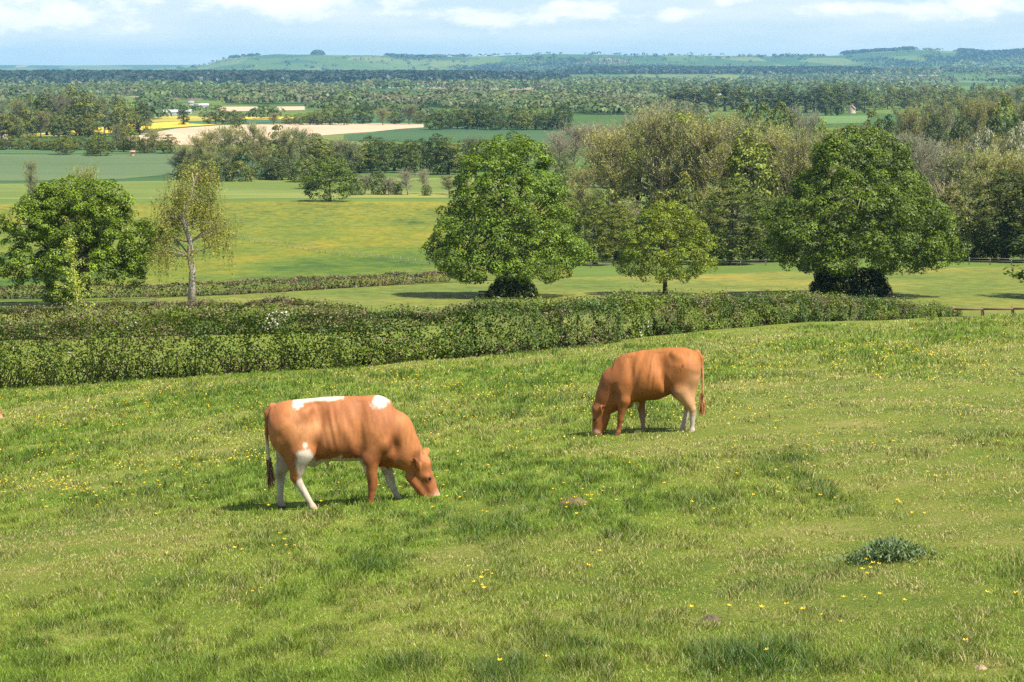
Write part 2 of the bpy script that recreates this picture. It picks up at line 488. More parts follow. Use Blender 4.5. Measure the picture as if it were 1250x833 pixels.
strip('rapeseed_field', [(20, 167), (90, 166), (160, 160), (215, 156), (270, 152)], [(20, 165.5), (90, 160), (160, 152), (215, 149), (270, 148)], RAPE, .2, 60, 20)
strip('rapeseed_field', [(175, 149.5), (285, 147.5)], [(175, 141), (285, 143)], field_mat('fading_rape', [(.3, (.30, .27, .05)), (.7, (.42, .34, .06))], .01, (.3, 1, 1), .4), .2, 40, 12)
strip('rapeseed_field', [(290, 146.5), (360, 146.5)], [(290, 143), (360, 143)], RAPE, .2, 30, 10)
TAN = field_mat('ploughed_soil', [(.3, (.44, .32, .21)), (.7, (.53, .40, .27))], .012, (.25, 1, 1), .4)
strip('ploughed_field', [(150, 177), (230, 178), (330, 172), (430, 163), (517, 156)], [(150, 167), (215, 157.5), (275, 153), (400, 151), (517, 151.5)], TAN, .2)
strip('ploughed_field', [(265, 137), (372, 135)], [(265, 131), (372, 130.5)], TAN, .4, 40, 12)
strip('bean_field', [(420, 172), (560, 174), (700, 176)], [(420, 165), (520, 156), (700, 155)],
      field_mat('dark_crop', [(.35, (.045, .09, .04)), (.65, (.065, .12, .045))], .008, (.2, 1, 1), .5), .25)
strip('bean_field', [(230, 151.5), (400, 149.5), (520, 149)], [(230, 148.5), (400, 145), (520, 145)],
      field_mat('dark_crop_far', [(.35, (.05, .11, .06)), (.65, (.07, .14, .07))], .008, (.2, 1, 1), .5), .25, 50, 12)
strip('pasture_strip', [(650, 240), (800, 238)], [(650, 218), (800, 217)], field_mat('strip_grass', [(.35, (.10, .16, .035)), (.65, (.14, .19, .05))], .01), .1, 30, 20)
strip('pasture_strip', [(985, 152), (1062, 151)], [(985, 142), (1062, 141.5)], field_mat('strip_grass_far', [(.35, (.10, .17, .05)), (.65, (.13, .20, .06))], .01), .3, 30, 12)
# ------------------------------------------------------------------ foliage builders
def clusters(mb, Cn, Out, rc, m, lsize, base, rng, flat=.7, cvar=.25, light=(1.25, 1.2, .9), up=.35, lvar=.3):
    """leaf sprays: each cluster is a dome of leaves facing up and outwards"""
    n = len(Cn)
    rcs = np.broadcast_to(np.asarray(rc, float), (n,)) * rng.uniform(.7, 1.3, n)
    k = np.repeat(np.arange(n), m)
    N = len(k)
    dr = rvec(rng, N) + Out[k] * .55 + np.array([0, 0, up])
    dr /= np.linalg.norm(dr, axis=1)[:, None]
    rad = rcs[k] * rng.uniform(.55, 1.0, N) ** .6
    P = Cn[k] + dr * rad[:, None] * np.array([1, 1, flat])
    Nn = dr * .9 + np.array([0, 0, .45]) + rvec(rng, N) * .55
    cc = 1 + cvar * rng.uniform(-1, 1, n)
    yel = rng.uniform(0, 1, n)
    col = np.asarray(base)[None] * cc[k][:, None] * (1 + (np.asarray(light) - 1)[None] * yel[k][:, None]) * rng.uniform(1 - lvar, 1 + lvar, N)[:, None]
    leaves(mb, P, Nn, lsize * rng.uniform(.65, 1.3, N), col, rng)

def lobes_points(lobes, rng, n, inner=.3):
    """cluster centres over a set of ellipsoid lobes (cx,cy,cz,rx,ry,rz)"""
    L = np.array(lobes, float)
    area = (L[:, 3] * L[:, 5] + L[:, 4] * L[:, 5] + L[:, 3] * L[:, 4])
    P, O = [], []
    for l, a in zip(L, area / area.sum()):
        k = max(4, int(n * a))
        v = rvec(rng, k)
        s = np.where(rng.uniform(size=k) < inner, rng.uniform(.3, .8, k), rng.uniform(.82, 1.02, k))
        P.append(l[:3] + v * s[:, None] * l[3:]); O.append(v)
    return np.concatenate(P), np.concatenate(O)

def profile_points(prof, H, rng, n, inner=.3, lump=.13, yfac=1.0):
    """cluster centres in a round crown given by (height, radius) pairs"""
    hs = np.array([p[0] for p in prof]); rs = np.array([p[1] for p in prof])
    t = np.linspace(hs[0], hs[-1], 200); r = np.interp(t, hs, rs)
    cdf = np.cumsum(r + .4); cdf /= cdf[-1]
    z = np.interp(rng.uniform(size=n), cdf, t)
    th = rng.uniform(0, 2 * np.pi, n)
    ph = rng.uniform(0, 6, 4)
    lu = 1 + lump * (np.sin(3 * th + ph[0] + z * .6) * .5 + np.sin(5 * th + ph[1] - z * .9) * .5 + .7 * np.sin(z * 1.7 + ph[2] + 2 * th))
    s = np.where(rng.uniform(size=n) < inner, rng.uniform(.2, .8, n), rng.uniform(.84, 1.0, n))
    rr = np.interp(z, hs, rs) * lu * s
    P = np.stack([rr * np.cos(th), rr * np.sin(th) * yfac, z], 1)
    dz = np.gradient(r, t); slope = np.interp(z, t, -dz)
    O = np.stack([np.cos(th), np.sin(th), np.clip(slope, -.6, 2)], 1); O /= np.linalg.norm(O, axis=1)[:, None]
    return P, O

def limb(mb, a, b, r0, r1, rng, sag=.1, k=6, n=6, C=(.10, .08, .06)):
    a = np.array(a, float); b = np.array(b, float)
    t = np.linspace(0, 1, n)[:, None]
    L = np.linalg.norm(b - a)
    mid = rvec(rng, 1)[0] * L * sag
    p = a * (1 - t) + b * t + mid * np.sin(t * np.pi) + np.array([0, 0, L * .08]) * np.sin(t * np.pi)
    mb.tube(p, np.linspace(r0, r1, n), k, C, cap=False)
    return p

def trunk_mesh(name, H, r, tips, rng, C=(.10, .08, .06), lean=0.0):
    mb = MB()
    n = 9; t = np.linspace(0, 1, n)
    pts = np.stack([lean * t + .12 * np.sin(t * 4 + rng.uniform(0, 6)) * r * 3 * t, .1 * np.sin(t * 5) * t, t * H - .35], 1)
    rad = r * (1.0 - .6 * t) * (1 + .6 * np.exp(-t * 14))
    mb.tube(pts, rad, 10, C)
    for q in tips:
        i = rng.integers(n // 3, n - 1)
        limb(mb, pts[i], q, rad[i] * .55, .03, rng, C=C)
    return mb.mesh(name, BARK, smooth=True)

def tree(name, label, cat, loc, crown_mb, trunk_me, group=None, rz=0):
    e = bpy.data.objects.new(name, None); COL.objects.link(e); e.location = loc; e.rotation_euler = (0, 0, rz); e.empty_display_size = .5
    tag(e, label, cat, group)
    link('trunk', trunk_me, e)
    link('crown', crown_mb.mesh('crown', LEAF), e)
    return e

# ------------------------------------------------------------------ the named trees of the middle field
# central maple
rng = np.random.default_rng(11)
X0, D0, Z0 = atd(620, 227)
s = (D0 * math.cos(PITCH) + (CAMZ - Z0) * math.sin(PITCH)) / F     # metres per photo pixel there
def H_(y, y0=362): return (y0 - y) * s
prof = [(H_(336), 60 * s), (H_(328), 86 * s), (H_(314), 95 * s), (H_(300), 90 * s), (H_(275), 82 * s), (H_(250), 72 * s), (H_(225), 62 * s), (H_(200), 51 * s), (H_(183), 38 * s), (H_(172), 20 * s), (H_(167), 6 * s)]
mb = MB(); P, O = profile_points(prof, 0, rng, 720, .28, .10)
clusters(mb, P, O, .95, 100, .27, (.105, .168, .011), rng, flat=.8, cvar=.35, up=.4)
tips = P[rng.choice(len(P), 26)] * .8
tree('broadleaf_tree', 'big bright green dome shaped tree with brambles round its foot, in mid field', 'tree', (X0, D0, Z0), mb, trunk_mesh('trunk', 14, .55, tips, rng))
# bramble thicket round its foot
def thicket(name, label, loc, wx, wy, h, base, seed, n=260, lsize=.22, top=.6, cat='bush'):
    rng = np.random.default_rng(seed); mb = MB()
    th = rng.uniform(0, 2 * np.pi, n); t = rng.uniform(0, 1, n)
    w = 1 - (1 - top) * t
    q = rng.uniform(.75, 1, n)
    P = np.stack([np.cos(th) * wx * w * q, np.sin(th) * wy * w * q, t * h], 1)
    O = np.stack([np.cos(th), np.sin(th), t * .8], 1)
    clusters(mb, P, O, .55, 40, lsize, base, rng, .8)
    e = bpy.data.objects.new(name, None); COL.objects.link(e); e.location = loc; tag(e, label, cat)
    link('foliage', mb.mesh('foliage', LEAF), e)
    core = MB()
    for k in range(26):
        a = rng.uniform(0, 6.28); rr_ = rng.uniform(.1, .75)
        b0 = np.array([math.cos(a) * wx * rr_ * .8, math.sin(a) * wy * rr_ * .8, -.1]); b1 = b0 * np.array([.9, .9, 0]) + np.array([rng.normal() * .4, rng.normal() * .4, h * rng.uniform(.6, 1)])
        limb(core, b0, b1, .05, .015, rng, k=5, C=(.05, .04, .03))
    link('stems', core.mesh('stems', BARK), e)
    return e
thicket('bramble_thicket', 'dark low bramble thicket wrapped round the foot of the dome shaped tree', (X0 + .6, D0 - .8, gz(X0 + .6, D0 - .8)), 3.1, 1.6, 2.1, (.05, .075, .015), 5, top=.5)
# fallen timber at the left of the thicket
bx_, bd_, bz_ = atd(590, 225)
e = bpy.data.objects.new('timber_bench', None); COL.objects.link(e); e.location = (bx_, bd_, bz_)
tag(e, 'dark plank bench poking out of the brambles under the dome shaped tree', 'bench')
mb = MB(); mb.box((.7, 0, .42), (1.25, .2, .04), C=(.05, .04, .03)); link('seat', mb.mesh('seat', TIMBER), e)
mb = MB(); mb.box((.7, .24, .68), (1.25, .03, .09), C=(.05, .04, .03)); link('backrest', mb.mesh('backrest', TIMBER), e)
for x in (-.42, 1.7):
    mb = MB(); mb.box((x, 0, .12), (.05, .16, .26), C=(.05, .04, .03)); link('leg', mb.mesh('leg', TIMBER), e)

# right oak
rng = np.random.default_rng(21)
X0, D0, Z0 = atd(1040, 227)
prof = [(H_(324), 72 * s), (H_(318), 102 * s), (H_(304), 114 * s), (H_(290), 114 * s), (H_(268), 108 * s), (H_(248), 100 * s), (H_(235), 80 * s), (H_(215), 66 * s), (H_(195), 56 * s), (H_(180), 50 * s), (H_(168), 36 * s), (H_(160), 14 * s)]
mb = MB(); P, O = profile_points(prof, 0, rng, 900, .26, .09)
P[:, 0] += np.where(P[:, 2] > H_(235), .6, 0.9) 
clusters(mb, P, O, .95, 96, .28, (.080, .128, .010), rng, flat=.8, cvar=.35, up=.4, light=(1.35, 1.25, .8))
tips = P[rng.choice(len(P), 30)] * .8
tree('broadleaf_tree', 'largest dark green tree with spreading skirt and shadow on both sides, right of the field', 'tree', (X0, D0, Z0), mb, trunk_mesh('trunk', 14, .7, tips, rng))
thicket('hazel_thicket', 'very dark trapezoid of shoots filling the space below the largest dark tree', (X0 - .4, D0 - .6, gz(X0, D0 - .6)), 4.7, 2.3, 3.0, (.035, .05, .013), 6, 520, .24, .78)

# small round tree
rng = np.random.default_rng(31)
X0, D0, Z0 = atd(812, 232)
s2 = s * 232 / 227
mb = MB()
prof = [(22 * s2, 26 * s2), (28 * s2, 50 * s2), (40 * s2, 58 * s2), (58 * s2, 57 * s2), (78 * s2, 48 * s2), (96 * s2, 34 * s2), (106 * s2, 18 * s2), (112 * s2, 5 * s2)]
P, O = profile_points(prof, 0, rng, 330, .25, .16)
clusters(mb, P, O, .8, 80, .23, (.135, .190, .013), rng, flat=.75, up=.4, light=(1.35, 1.15, .8))
tips = P[rng.choice(len(P), 22)] * np.array([.8, .8, .85])
tree('broadleaf_tree', 'small round olive tree on a bare straight trunk, between the two big trees', 'tree', (X0, D0, Z0), mb, trunk_mesh('trunk', 6.5, .30, tips, rng))

# left oak with open, lobed crown
rng = np.random.default_rng(41)
X0, D0, Z0 = atd(92, 205)
s3 = s * 205 / 227; y0 = 83 + F * (CAMZ - Z0) / 205
def lb(px, py, rx, ry): return ((px - 92) * s3, rng.uniform(-.6, .6) * rx * s3 * .5, (y0 - 5 - py) * s3, rx * s3, rx * s3 * .9, ry * s3)
lob = [lb(95, 262, 62, 38), lb(88, 236, 42, 22), lb(128, 240, 34, 22), lb(150, 285, 36, 34), lb(170, 300, 20, 34), lb(28, 308, 28, 24), lb(15, 325, 14, 20), lb(100, 315, 55, 28), lb(45, 265, 34, 20), lb(160, 325, 14, 24), lb(75, 345, 34, 20), lb(60, 250, 34, 22), lb(185, 275, 12, 14), lb(10, 268, 10, 9)]
mb = MB(); P, O = lobes_points(lob, rng, 800, .12)
clusters(mb, P, O, .75, 84, .24, (.115, .175, .010), rng, flat=.75, cvar=.35, up=.4)
tips = [np.array(l[:3]) for l in lob] + list(P[rng.choice(len(P), 14)])
tree('oak_tree', 'broad bright green oak with ragged drooping lobes behind the hedges at left', 'tree', (X0, D0, Z0), mb, trunk_mesh('trunk', 8, .5, tips, rng))

# pale weeping birch
rng = np.random.default_rng(51)
X0, D0, Z0 = atd(234, 206)
s4 = s * 206 / 227; yb = 83 + F * (CAMZ - Z0) / 206
def pp_(px, py, y=0): return np.array([(px - 234) * s4, y, (yb - py) * s4 * 1.0])
tm = MB(); cm = MB()
bc = (.34, .30, .25)
main = np.array([pp_(233, yb + 5), pp_(235, 350), pp_(236, 330), pp_(233, 312), pp_(234, 295), pp_(228, 275), pp_(226, 258), pp_(236, 240), pp_(240, 222), pp_(238, 210)])
tm.tube(main, np.array([.46, .40, .36, .33, .28, .24, .19, .13, .08, .03]), 9, bc)
# one pale limb, bowed to the right near the top
ends = []
for i in range(46):
    j = rng.integers(3, 9); a0 = main[j]
    ang = rng.uniform(0, 6.28); f_ = (j - 2) / 7
    Rr = (5.6 - 3.0 * f_) * rng.uniform(.5, 1.1)
    b0 = a0 + np.array([math.cos(ang) * Rr, math.sin(ang) * Rr, rng.uniform(.6, 2.2)])
    b0[2] = min(b0[2], (yb - 204) * s4)
    p = limb(tm, a0, b0, .09 * (1.2 - f_), .02, rng, .12, 5, 6, (.22, .18, .14)); ends += [p[3], p[4], p[5]]
ends = np.array(ends)
# hanging strands
k = rng.integers(0, len(ends), 900); A = ends[k] + rng.normal(size=(900, 3)) * .45
Ln = rng.uniform(.8, 3.4, 900); B = A + np.stack([rng.normal(size=900) * .22, rng.normal(size=900) * .22, -Ln], 1)
B[:, 2] = np.maximum(B[:, 2], 1.6)
slivers(cm, A, B, .035, (.16, .12, .07), rng)
t = rng.uniform(0, 1, (900, 17)); Pq = (A[:, None] * (1 - t[..., None]) + B[:, None] * t[..., None]).reshape(-1, 3) + rng.normal(size=(900 * 17, 3)) * .11
leaves(cm, Pq, rvec(rng, len(Pq)) + np.array([0, -.2, .5]), rng.uniform(.12, .24, len(Pq)), np.array([.27, .28, .035]) * rng.uniform(.6, 1.25, (len(Pq), 1)), rng)
e = tree('birch_tree', 'thin yellow green weeping birch with a pale trunk, right of the left oak', 'tree', (X0, D0, Z0), cm, tm.mesh('trunk', BARK, smooth=True))

# bright sapling between the hedges
rng = np.random.default_rng(61)
X0, D0, Z0 = atd(97, 111)
tm = MB(); cm = MB()
sp = np.array([(0, 0, -.2), (-.02, 0, 1.2), (-.1, 0, 2.0), (-.18, 0.05, 2.8), (-.35, .05, 3.5)]) * np.array([1.2, 1, 1.75])
tm.tube(sp, [.05, .045, .035, .025, .012], 6, (.42, .40, .16))
tw = []
for i in range(34):
    j = rng.uniform(.3, 1) * 5.8; a0 = np.array([np.interp(j, sp[:, 2], sp[:, 0]), 0, j])
    an = rng.uniform(0, 6.28); L_ = rng.uniform(.5, 1.25) * (1.4 - .15 * j)
    p = limb(tm, a0, a0 + np.array([math.cos(an) * L_, math.sin(an) * L_, L_ * .7]), .018, .006, rng, .1, 4, 5, (.40, .36, .14)); tw.append(p)
tw = np.concatenate(tw); k = rng.integers(0, len(tw), 1500)
leaves(cm, tw[k] + rng.normal(size=(1500, 3)) * .12, rvec(rng, 1500) + np.array([0, -.3, .6]), rng.uniform(.07, .14, 1500), np.array([.36, .42, .06]) * rng.uniform(.65, 1.2, (1500, 1)), rng)
tree('sapling', 'slender lime yellow sapling standing between the two hedges in front of the left oak', 'tree', (X0, D0, Z0), cm, tm.mesh('trunk', BARK))

# ------------------------------------------------------------------ hedges
def hedge(name, label, line, width, base, seed, dens, lsize, brown=.25, white=0, shoots=0):
    """line: (photo x, distance, height). Leaves on an uneven clipped bank over a tangle of dark stems"""
    rng = np.random.default_rng(seed)
    pts = np.array([(*atd(p[0], p[1])[:2], p[2]) for p in line])
    seg = np.concatenate([[0], np.cumsum(np.linalg.norm(np.diff(pts[:, :2], axis=0), axis=1))])
    Lt = seg[-1]
    per = lambda h: width + 2 * h
    n = int(Lt * (width + 2 * pts[:, 2].mean()) * dens)
    q = rng.uniform(0, Lt, n)
    cx = np.interp(q, seg, pts[:, 0]); cy = np.interp(q, seg, pts[:, 1]); h = np.interp(q, seg, pts[:, 2])
    tx = np.interp(q + .5, seg, pts[:, 0]) - cx; ty = np.interp(q + .5, seg, pts[:, 1]) - cy
    tl = np.hypot(tx, ty) + 1e-6; nx, ny = ty / tl, -tx / tl
    hm = h * (1 + .16 * (fbm(q / 2.2, q * 0, seed, 3) - .5) * 2 + .08 * (vnoise(q / .7, q * 0, seed + 2) - .5))
    w2 = width * .5 * (1 + .3 * (fbm(q / 1.6, q * 0 + 7, seed + 1) - .5) * 2)
    s_ = rng.uniform(0, 1, n) * (2 * hm + 2 * w2)
    side = np.where(s_ < hm, 0, np.where(s_ < hm + 2 * w2, 1, 2))
    v = np.where(side == 0, s_, np.where(side == 1, hm, 2 * hm + 2 * w2 - s_))
    off = np.where(side == 0, w2, np.where(side == 1, w2 - (s_ - hm), -w2))
    # rounded shoulders, lumpy face with pits
    fz = v / hm
    off = off * (1 - .28 * sstep(.7, 1, fz) - .12 * sstep(.25, 0, fz))
    lump = fbm(q / .62, v / .5 + side * 9, seed + 3, 2)
    inward = .72 * np.clip(.78 - lump, 0, 1) + rng.exponential(.06, n)
    off = off - np.sign(off) * inward * (side != 1)
    v = np.where(side == 1, v - inward * .8 + rng.exponential(.05, n), v)
    pit = (vnoise(q / .8, v / .5 + side * 5, seed + 8) > .77) & (v < .75 * hm)
    keep = ~pit | (rng.uniform(size=n) < .25)
    if shoots:
        up = rng.uniform(size=n) < shoots
        v = np.where(up & (side == 1), v + rng.uniform(0, .3, n), v)
    X = cx + nx * off; Y = cy + ny * off
    Z = ground_z(X, Y) + v
    N = np.stack([nx * np.sign(off) * (side != 1), ny * np.sign(off) * (side != 1), np.where(side == 1, 1.0, .55)], 1) + rvec(rng, n) * .9
    patch = fbm(q / 3.0, v / 1.2 + side, seed + 4, 3)
    g1 = np.asarray(base); g2 = g1 * np.array([2.1, 1.65, 1.2]); br = np.array([.17, .125, .075])
    a = sstep(.40, .58, patch)[:, None]
    col = g1 * (1 - a) + g2 * a
    bm = (rng.uniform(size=n) < brown * (.25 + 1.6 * sstep(.5, .7, fbm(q / 2.1, v / .9, seed + 6)) + .5 * (side == 1)))[:, None]
    col = np.where(bm, br, col) * rng.uniform(.6, 1.35, (n, 1))
    if white:
        wm = (vnoise(q / .9, v / .5, seed + 11) > .86) & (vnoise(q / 7., q * 0, seed + 12) > .62) & (rng.uniform(size=n) < white)
        col = np.where(wm[:, None], np.array([.62, .60, .48]), col)
    K = keep
    mb = MB(); leaves(mb, np.stack([X, Y, Z], 1)[K], N[K], (lsize * rng.uniform(.6, 1.4, n))[K], col[K], rng)
    mid = pts[len(pts) // 2]
    o0 = Vector((mid[0], mid[1], gz(mid[0], mid[1])))
    mb.V = [v_ - np.array(o0) for v_ in mb.V]
    e = bpy.data.objects.new(name, None); COL.objects.link(e); e.location = o0; tag(e, label, 'hedge')
    link('foliage', mb.mesh('foliage', LEAF), e)
    # stems: upright tangle filling the inside
    m = int(Lt * 18)
    q = rng.uniform(0, Lt, m); cx = np.interp(q, seg, pts[:, 0]); cy = np.interp(q, seg, pts[:, 1]); h = np.interp(q, seg, pts[:, 2])
    ox = rng.uniform(-.10, .10, m) * width; A = np.stack([cx, cy + ox, ground_z(cx, cy + ox) - .05], 1)
    B = A + np.stack([rng.normal(size=m) * .5, rng.normal(size=m) * .12, h * rng.uniform(.3, .6, m)], 1)
    sm = MB(); slivers(sm, A, B, rng.uniform(.04, .10, m), np.array([.055, .042, .03]) * rng.uniform(.6, 1.4, (m, 1)), rng)
    sm.V = [v_ - np.array(o0) for v_ in sm.V]
    link('stems', sm.mesh('stems', BARK), e)
    return e

hedge('hedge', 'long thick clipped hedge across the photo along the lower edge of the pasture', [(-150, 73, 2.4), (0, 71, 2.4), (150, 69, 2.25), (300, 67, 2.0), (450, 66.5, 1.85), (600, 67.5, 1.72), (720, 72, 1.6), (840, 80, 1.35), (930, 87, 1.22), (1000, 94, 1.15), (1080, 102, 1.05), (1135, 107, .9), (1165, 110, .5)],
      1.7, (.058, .108, .011), 71, 500, .085, .20, .3, .4)
hedge('hedge', 'shorter brownish second hedge running behind the long hedge at left', [(-150, 124, 2.2), (0, 122, 2.15), (100, 121, 2.1), (200, 121, 2.15), (300, 120, 2.2), (380, 118, 2.0), (440, 116, 1.5)],
      1.6, (.054, .085, .014), 72, 200, .12, .45, 0, .2)
hedge('hedge', 'far low trimmed hedge edging the buttercup meadow between birch and central tree', [(-60, 222, 1.6), (60, 222, 1.6), (170, 226, 1.6), (270, 231, 1.6), (350, 240, 1.6), (430, 252, 1.6), (500, 264, 1.5), (548, 272, 1.4)],
      1.6, (.055, .072, .022), 73, 40, .24, .5, 0, .1)
# ------------------------------------------------------------------ cattle: one continuous skin grown from a smooth field
def smin(a, b, k):
    h = np.clip(.5 + .5 * (b - a) / k, 0, 1)
    return b * (1 - h) + a * h - k * h * (1 - h)

def surface_nets(Fv, org, h):
    S = Fv < 0
    nx, ny, nz = Fv.shape
    c = np.zeros((nx - 1, ny - 1, nz - 1), int)
    for a in (0, 1):
        for b in (0, 1):
            for d in (0, 1):
                c += S[a:nx - 1 + a, b:ny - 1 + b, d:nz - 1 + d]
    act = (c > 0) & (c < 8)
    idx = -np.ones(act.shape, int); idx[act] = np.arange(act.sum())
    I = np.argwhere(act)
    acc = np.zeros((len(I), 3)); cnt = np.zeros(len(I))
    cor = [(a, b, d) for a in (0, 1) for b in (0, 1) for d in (0, 1)]
    for i in range(8):
        for j in range(i + 1, 8):
            p, q = np.array(cor[i]), np.array(cor[j])
            if np.abs(p - q).sum() != 1: continue
            f0 = Fv[tuple((I + p).T)]; f1 = Fv[tuple((I + q).T)]
            m = (f0 < 0) != (f1 < 0)
            t = np.where(m, f0 / np.where(m, f0 - f1, 1), 0)[:, None]
            acc += np.where(m[:, None], p + (q - p) * t, 0); cnt += m
    V = (I + acc / cnt[:, None]) * h + org
    Qs = []
    for ax in range(3):
        sl0 = [slice(None)] * 3; sl1 = [slice(None)] * 3
        sl0[ax] = slice(0, -1); sl1[ax] = slice(1, None)
        A = S[tuple(sl0)]; B = S[tuple(sl1)]
        for flip, m in ((0, A & ~B), (1, ~A & B)):
            E = np.argwhere(m)
            o1, o2 = [(1, 2), (2, 0), (0, 1)][ax]
            ok = (E[:, o1] > 0) & (E[:, o2] > 0) & (E[:, o1] < Fv.shape[o1] - 1) & (E[:, o2] < Fv.shape[o2] - 1)
            E = E[ok]
            def cell(a, b):
                e = E.copy(); e[:, o1] -= a; e[:, o2] -= b
                return idx[tuple(e.T)]
            q = np.stack([cell(1, 1), cell(0, 1), cell(0, 0), cell(1, 0)], 1)
            Qs.append(q[:, ::-1] if flip else q)
    Q = np.concatenate(Qs)
    return V, Q

def cow_mesh(P, colour, h=.0125):
    org = np.array([-.2, -.42, -.05]); hi = np.array([P['len'] + .25, .42, 1.36])
    n = np.ceil((hi - org) / h).astype(int)
    ax = [org[i] + np.arange(n[i]) * h for i in range(3)]
    X, Y, Z = np.meshgrid(*ax, indexing='ij')
    X = X.astype(np.float32); Y = Y.astype(np.float32); Z = Z.astype(np.float32)
    # barrel
    xs, tp, bt, wd = np.array(P['barrel']).T
    def cs(v):
        xx = np.linspace(xs[0], xs[-1], 200); y = np.interp(xx, xs, v)
        y = np.convolve(np.pad(y, 8, mode='edge'), np.ones(17) / 17, mode='valid')
        return np.interp(X, xx, y)
    top, bot, w = cs(tp), cs(bt), cs(wd)
    cz = (top + bot) / 2 + .02; hh = (top - bot) / 2
    tt = (Z - cz) / hh
    wl = w * .95 * (1 - .42 * np.clip(tt, 0, 1.2) ** 1.5) * (1 + .05 * np.clip(-tt, 0, 1))
    dist = (np.abs(Y / wl) ** 2.25 + np.abs(tt) ** 2.4) ** (1 / 2.3)
    f = (dist - 1) * np.minimum(wl, hh) * .9
    ex = np.maximum(np.maximum(xs[0] - X, X - xs[-1]), 0)
    f = np.where(ex > 0, np.sqrt(np.maximum(f, 0) ** 2 + ex ** 2) + np.minimum(f, 0) * (ex <= 0), f)
    # ribs and the hollow of the flank
    f = f +   .0065 * (1 + .6 * np.sin(X * 31)) * np.sin((X + .28 * Z) * 58 + 1.6 * np.sin(X * 19)) * np.exp(-((X - .82) / .22) ** 2 - ((Z - .92) / .2) ** 2)
    f = f + .06 * np.exp(-((X - .53) / .10) ** 2 - ((Z - 1.0) / .13) ** 2) * (np.abs(Y) > .08)
    f = f + .055 * np.exp(-((X - .98) / .05) ** 2 - ((Z - .85) / .25) ** 2) * (np.abs(Y) > .08)
    f = f + .014 * np.exp(-((X - .24) / .07) ** 2 - ((Z - 1.06) / .05) ** 2) * (np.abs(Y) > .08) + .02 * np.exp(-((X - .47 - .25 * (Z - .8)) / .04) ** 2 - ((Z - .78) / .16) ** 2) * (np.abs(Y) > .1)
    f = f + .03 * np.exp(-((X - .50 - .3 * (Z - .75)) / .045) ** 2 - ((Z - .75) / .2) ** 2) * (np.abs(Y) > .1)
    def cap(a, b, ra, rb, k, ys=1.0):
        nonlocal f
        a = np.array(a, float); b = np.array(b, float)
        ba = (b - a) * np.array([1, ys, 1])
        px, py, pz = X - a[0], (Y - a[1]) * ys, Z - a[2]
        t = np.clip((px * ba[0] + py * ba[1] + pz * ba[2]) / (ba @ ba + 1e-9), 0, 1)
        dd = np.sqrt((px - ba[0] * t) ** 2 + (py - ba[1] * t) ** 2 + (pz - ba[2] * t) ** 2) - (ra + (rb - ra) * t)
        f = smin(f, dd / max(1, ys ** .5), k)
    def chain(pts, k, ys=1.0):
        for (a, ra), (b, rb) in zip(pts[:-1], pts[1:]): cap(a, b, ra, rb, k, ys)
    for sgn in (-1, 1):
        cap((P['hook'][0], sgn * .175, P['hook'][1] - .01), (P['hook'][0] + .05, sgn * .14, P['hook'][1] + .02), .045, .035, .06)
        cap((.045, sgn * .075, 1.06), (.1, sgn * .075, 1.09), .05, .05, .06)
    for nm in ('hind_near', 'hind_far', 'fore_near', 'fore_far'):
        pts = P[nm]
        for i, (a, b) in enumerate(zip(pts[:-1], pts[1:])):
            cap(a[0], b[0], a[1], b[1], [.09, .045, .016, .014, .01, .01][min(i, 5)], 1.25 if i == 0 else 1.0)
    chain(P['neck'], .09, 1.45)
    for nm in ('hind_near', 'hind_far'):
        sy = np.sign(P[nm][1][0][1]); kx, kz = P[nm][1][0][0], P[nm][1][0][2]
        cap((.10, sy * .10, .96), (.11, sy * .115, .80), .095, .10, .06)
        cap((.11, sy * .115, .80), (P[nm][2][0][0] + .02, sy * .14, .46), .10, .05, .06)
    for nm in ('fore_near', 'fore_far'):
        sy = np.sign(P[nm][1][0][1]); q0 = P[nm][0][0]
        cap((q0[0] - .02, sy * .085, q0[2] + .17), (q0[0] + .08, sy * .15, q0[2] - .08), .06, .08, .06)
        cap((q0[0] + .08, sy * .15, q0[2] - .08), (P[nm][1][0][0] - .01, sy * .16, q0[2] - .22), .075, .06, .05)
    for q in P['dewlap']: cap(q[0], q[1], q[2], q[3], .06, 1.8)
    for a, b, ra, rb, k, ys in P['head']: cap(a, b, ra, rb, k, ys)
    for q in P.get('extra', []): cap(*q)
    sx, sz = P['dent']
    f = f + .045 * np.exp(-((X - sx) / .06) ** 2 - ((Z - sz) / .10) ** 2) * (np.abs(Y) > .05)
    chain(P['tail'], .015)
    # ears: thin cupped paddles
    for a, b in P['ears']:
        a = np.array(a); b = np.array(b); c = (a + b) / 2; L = np.linalg.norm(b - a) / 2 + .01
        u = (b - a) / np.linalg.norm(b - a)
        fw = np.array(P['face']); fw = fw - u * (fw @ u); fw /= np.linalg.norm(fw); wv = np.cross(u, fw)
        d0 = np.stack([X - c[0], Y - c[1], Z - c[2]], -1)
        pu, pf, pw = d0 @ u, d0 @ fw, d0 @ wv
        e = np.sqrt((pu / L) ** 2 + ((pf + .6 * pw ** 2 / .05) / .024) ** 2 + (pw / .058) ** 2)
        f = smin(f, (e - 1) * .024, .015)
    V, Q = surface_nets(f, org.astype(float), h)
    # relax twice
    e0 = np.concatenate([Q[:, [0, 1]], Q[:, [1, 2]], Q[:, [2, 3]], Q[:, [3, 0]]])
    for lam in (.5, -.3, .5, -.3, .4):
        acc = np.zeros_like(V); cn = np.zeros(len(V))
        for i, j in ((0, 1), (1, 0)):
            np.add.at(acc, e0[:, i], V[e0[:, j]]); np.add.at(cn, e0[:, i], 1)
        V = V + lam * (acc / np.maximum(cn, 1)[:, None] - V)
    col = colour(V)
    return mesh_np('body', V, [Q], HIDE, col, smooth=True)

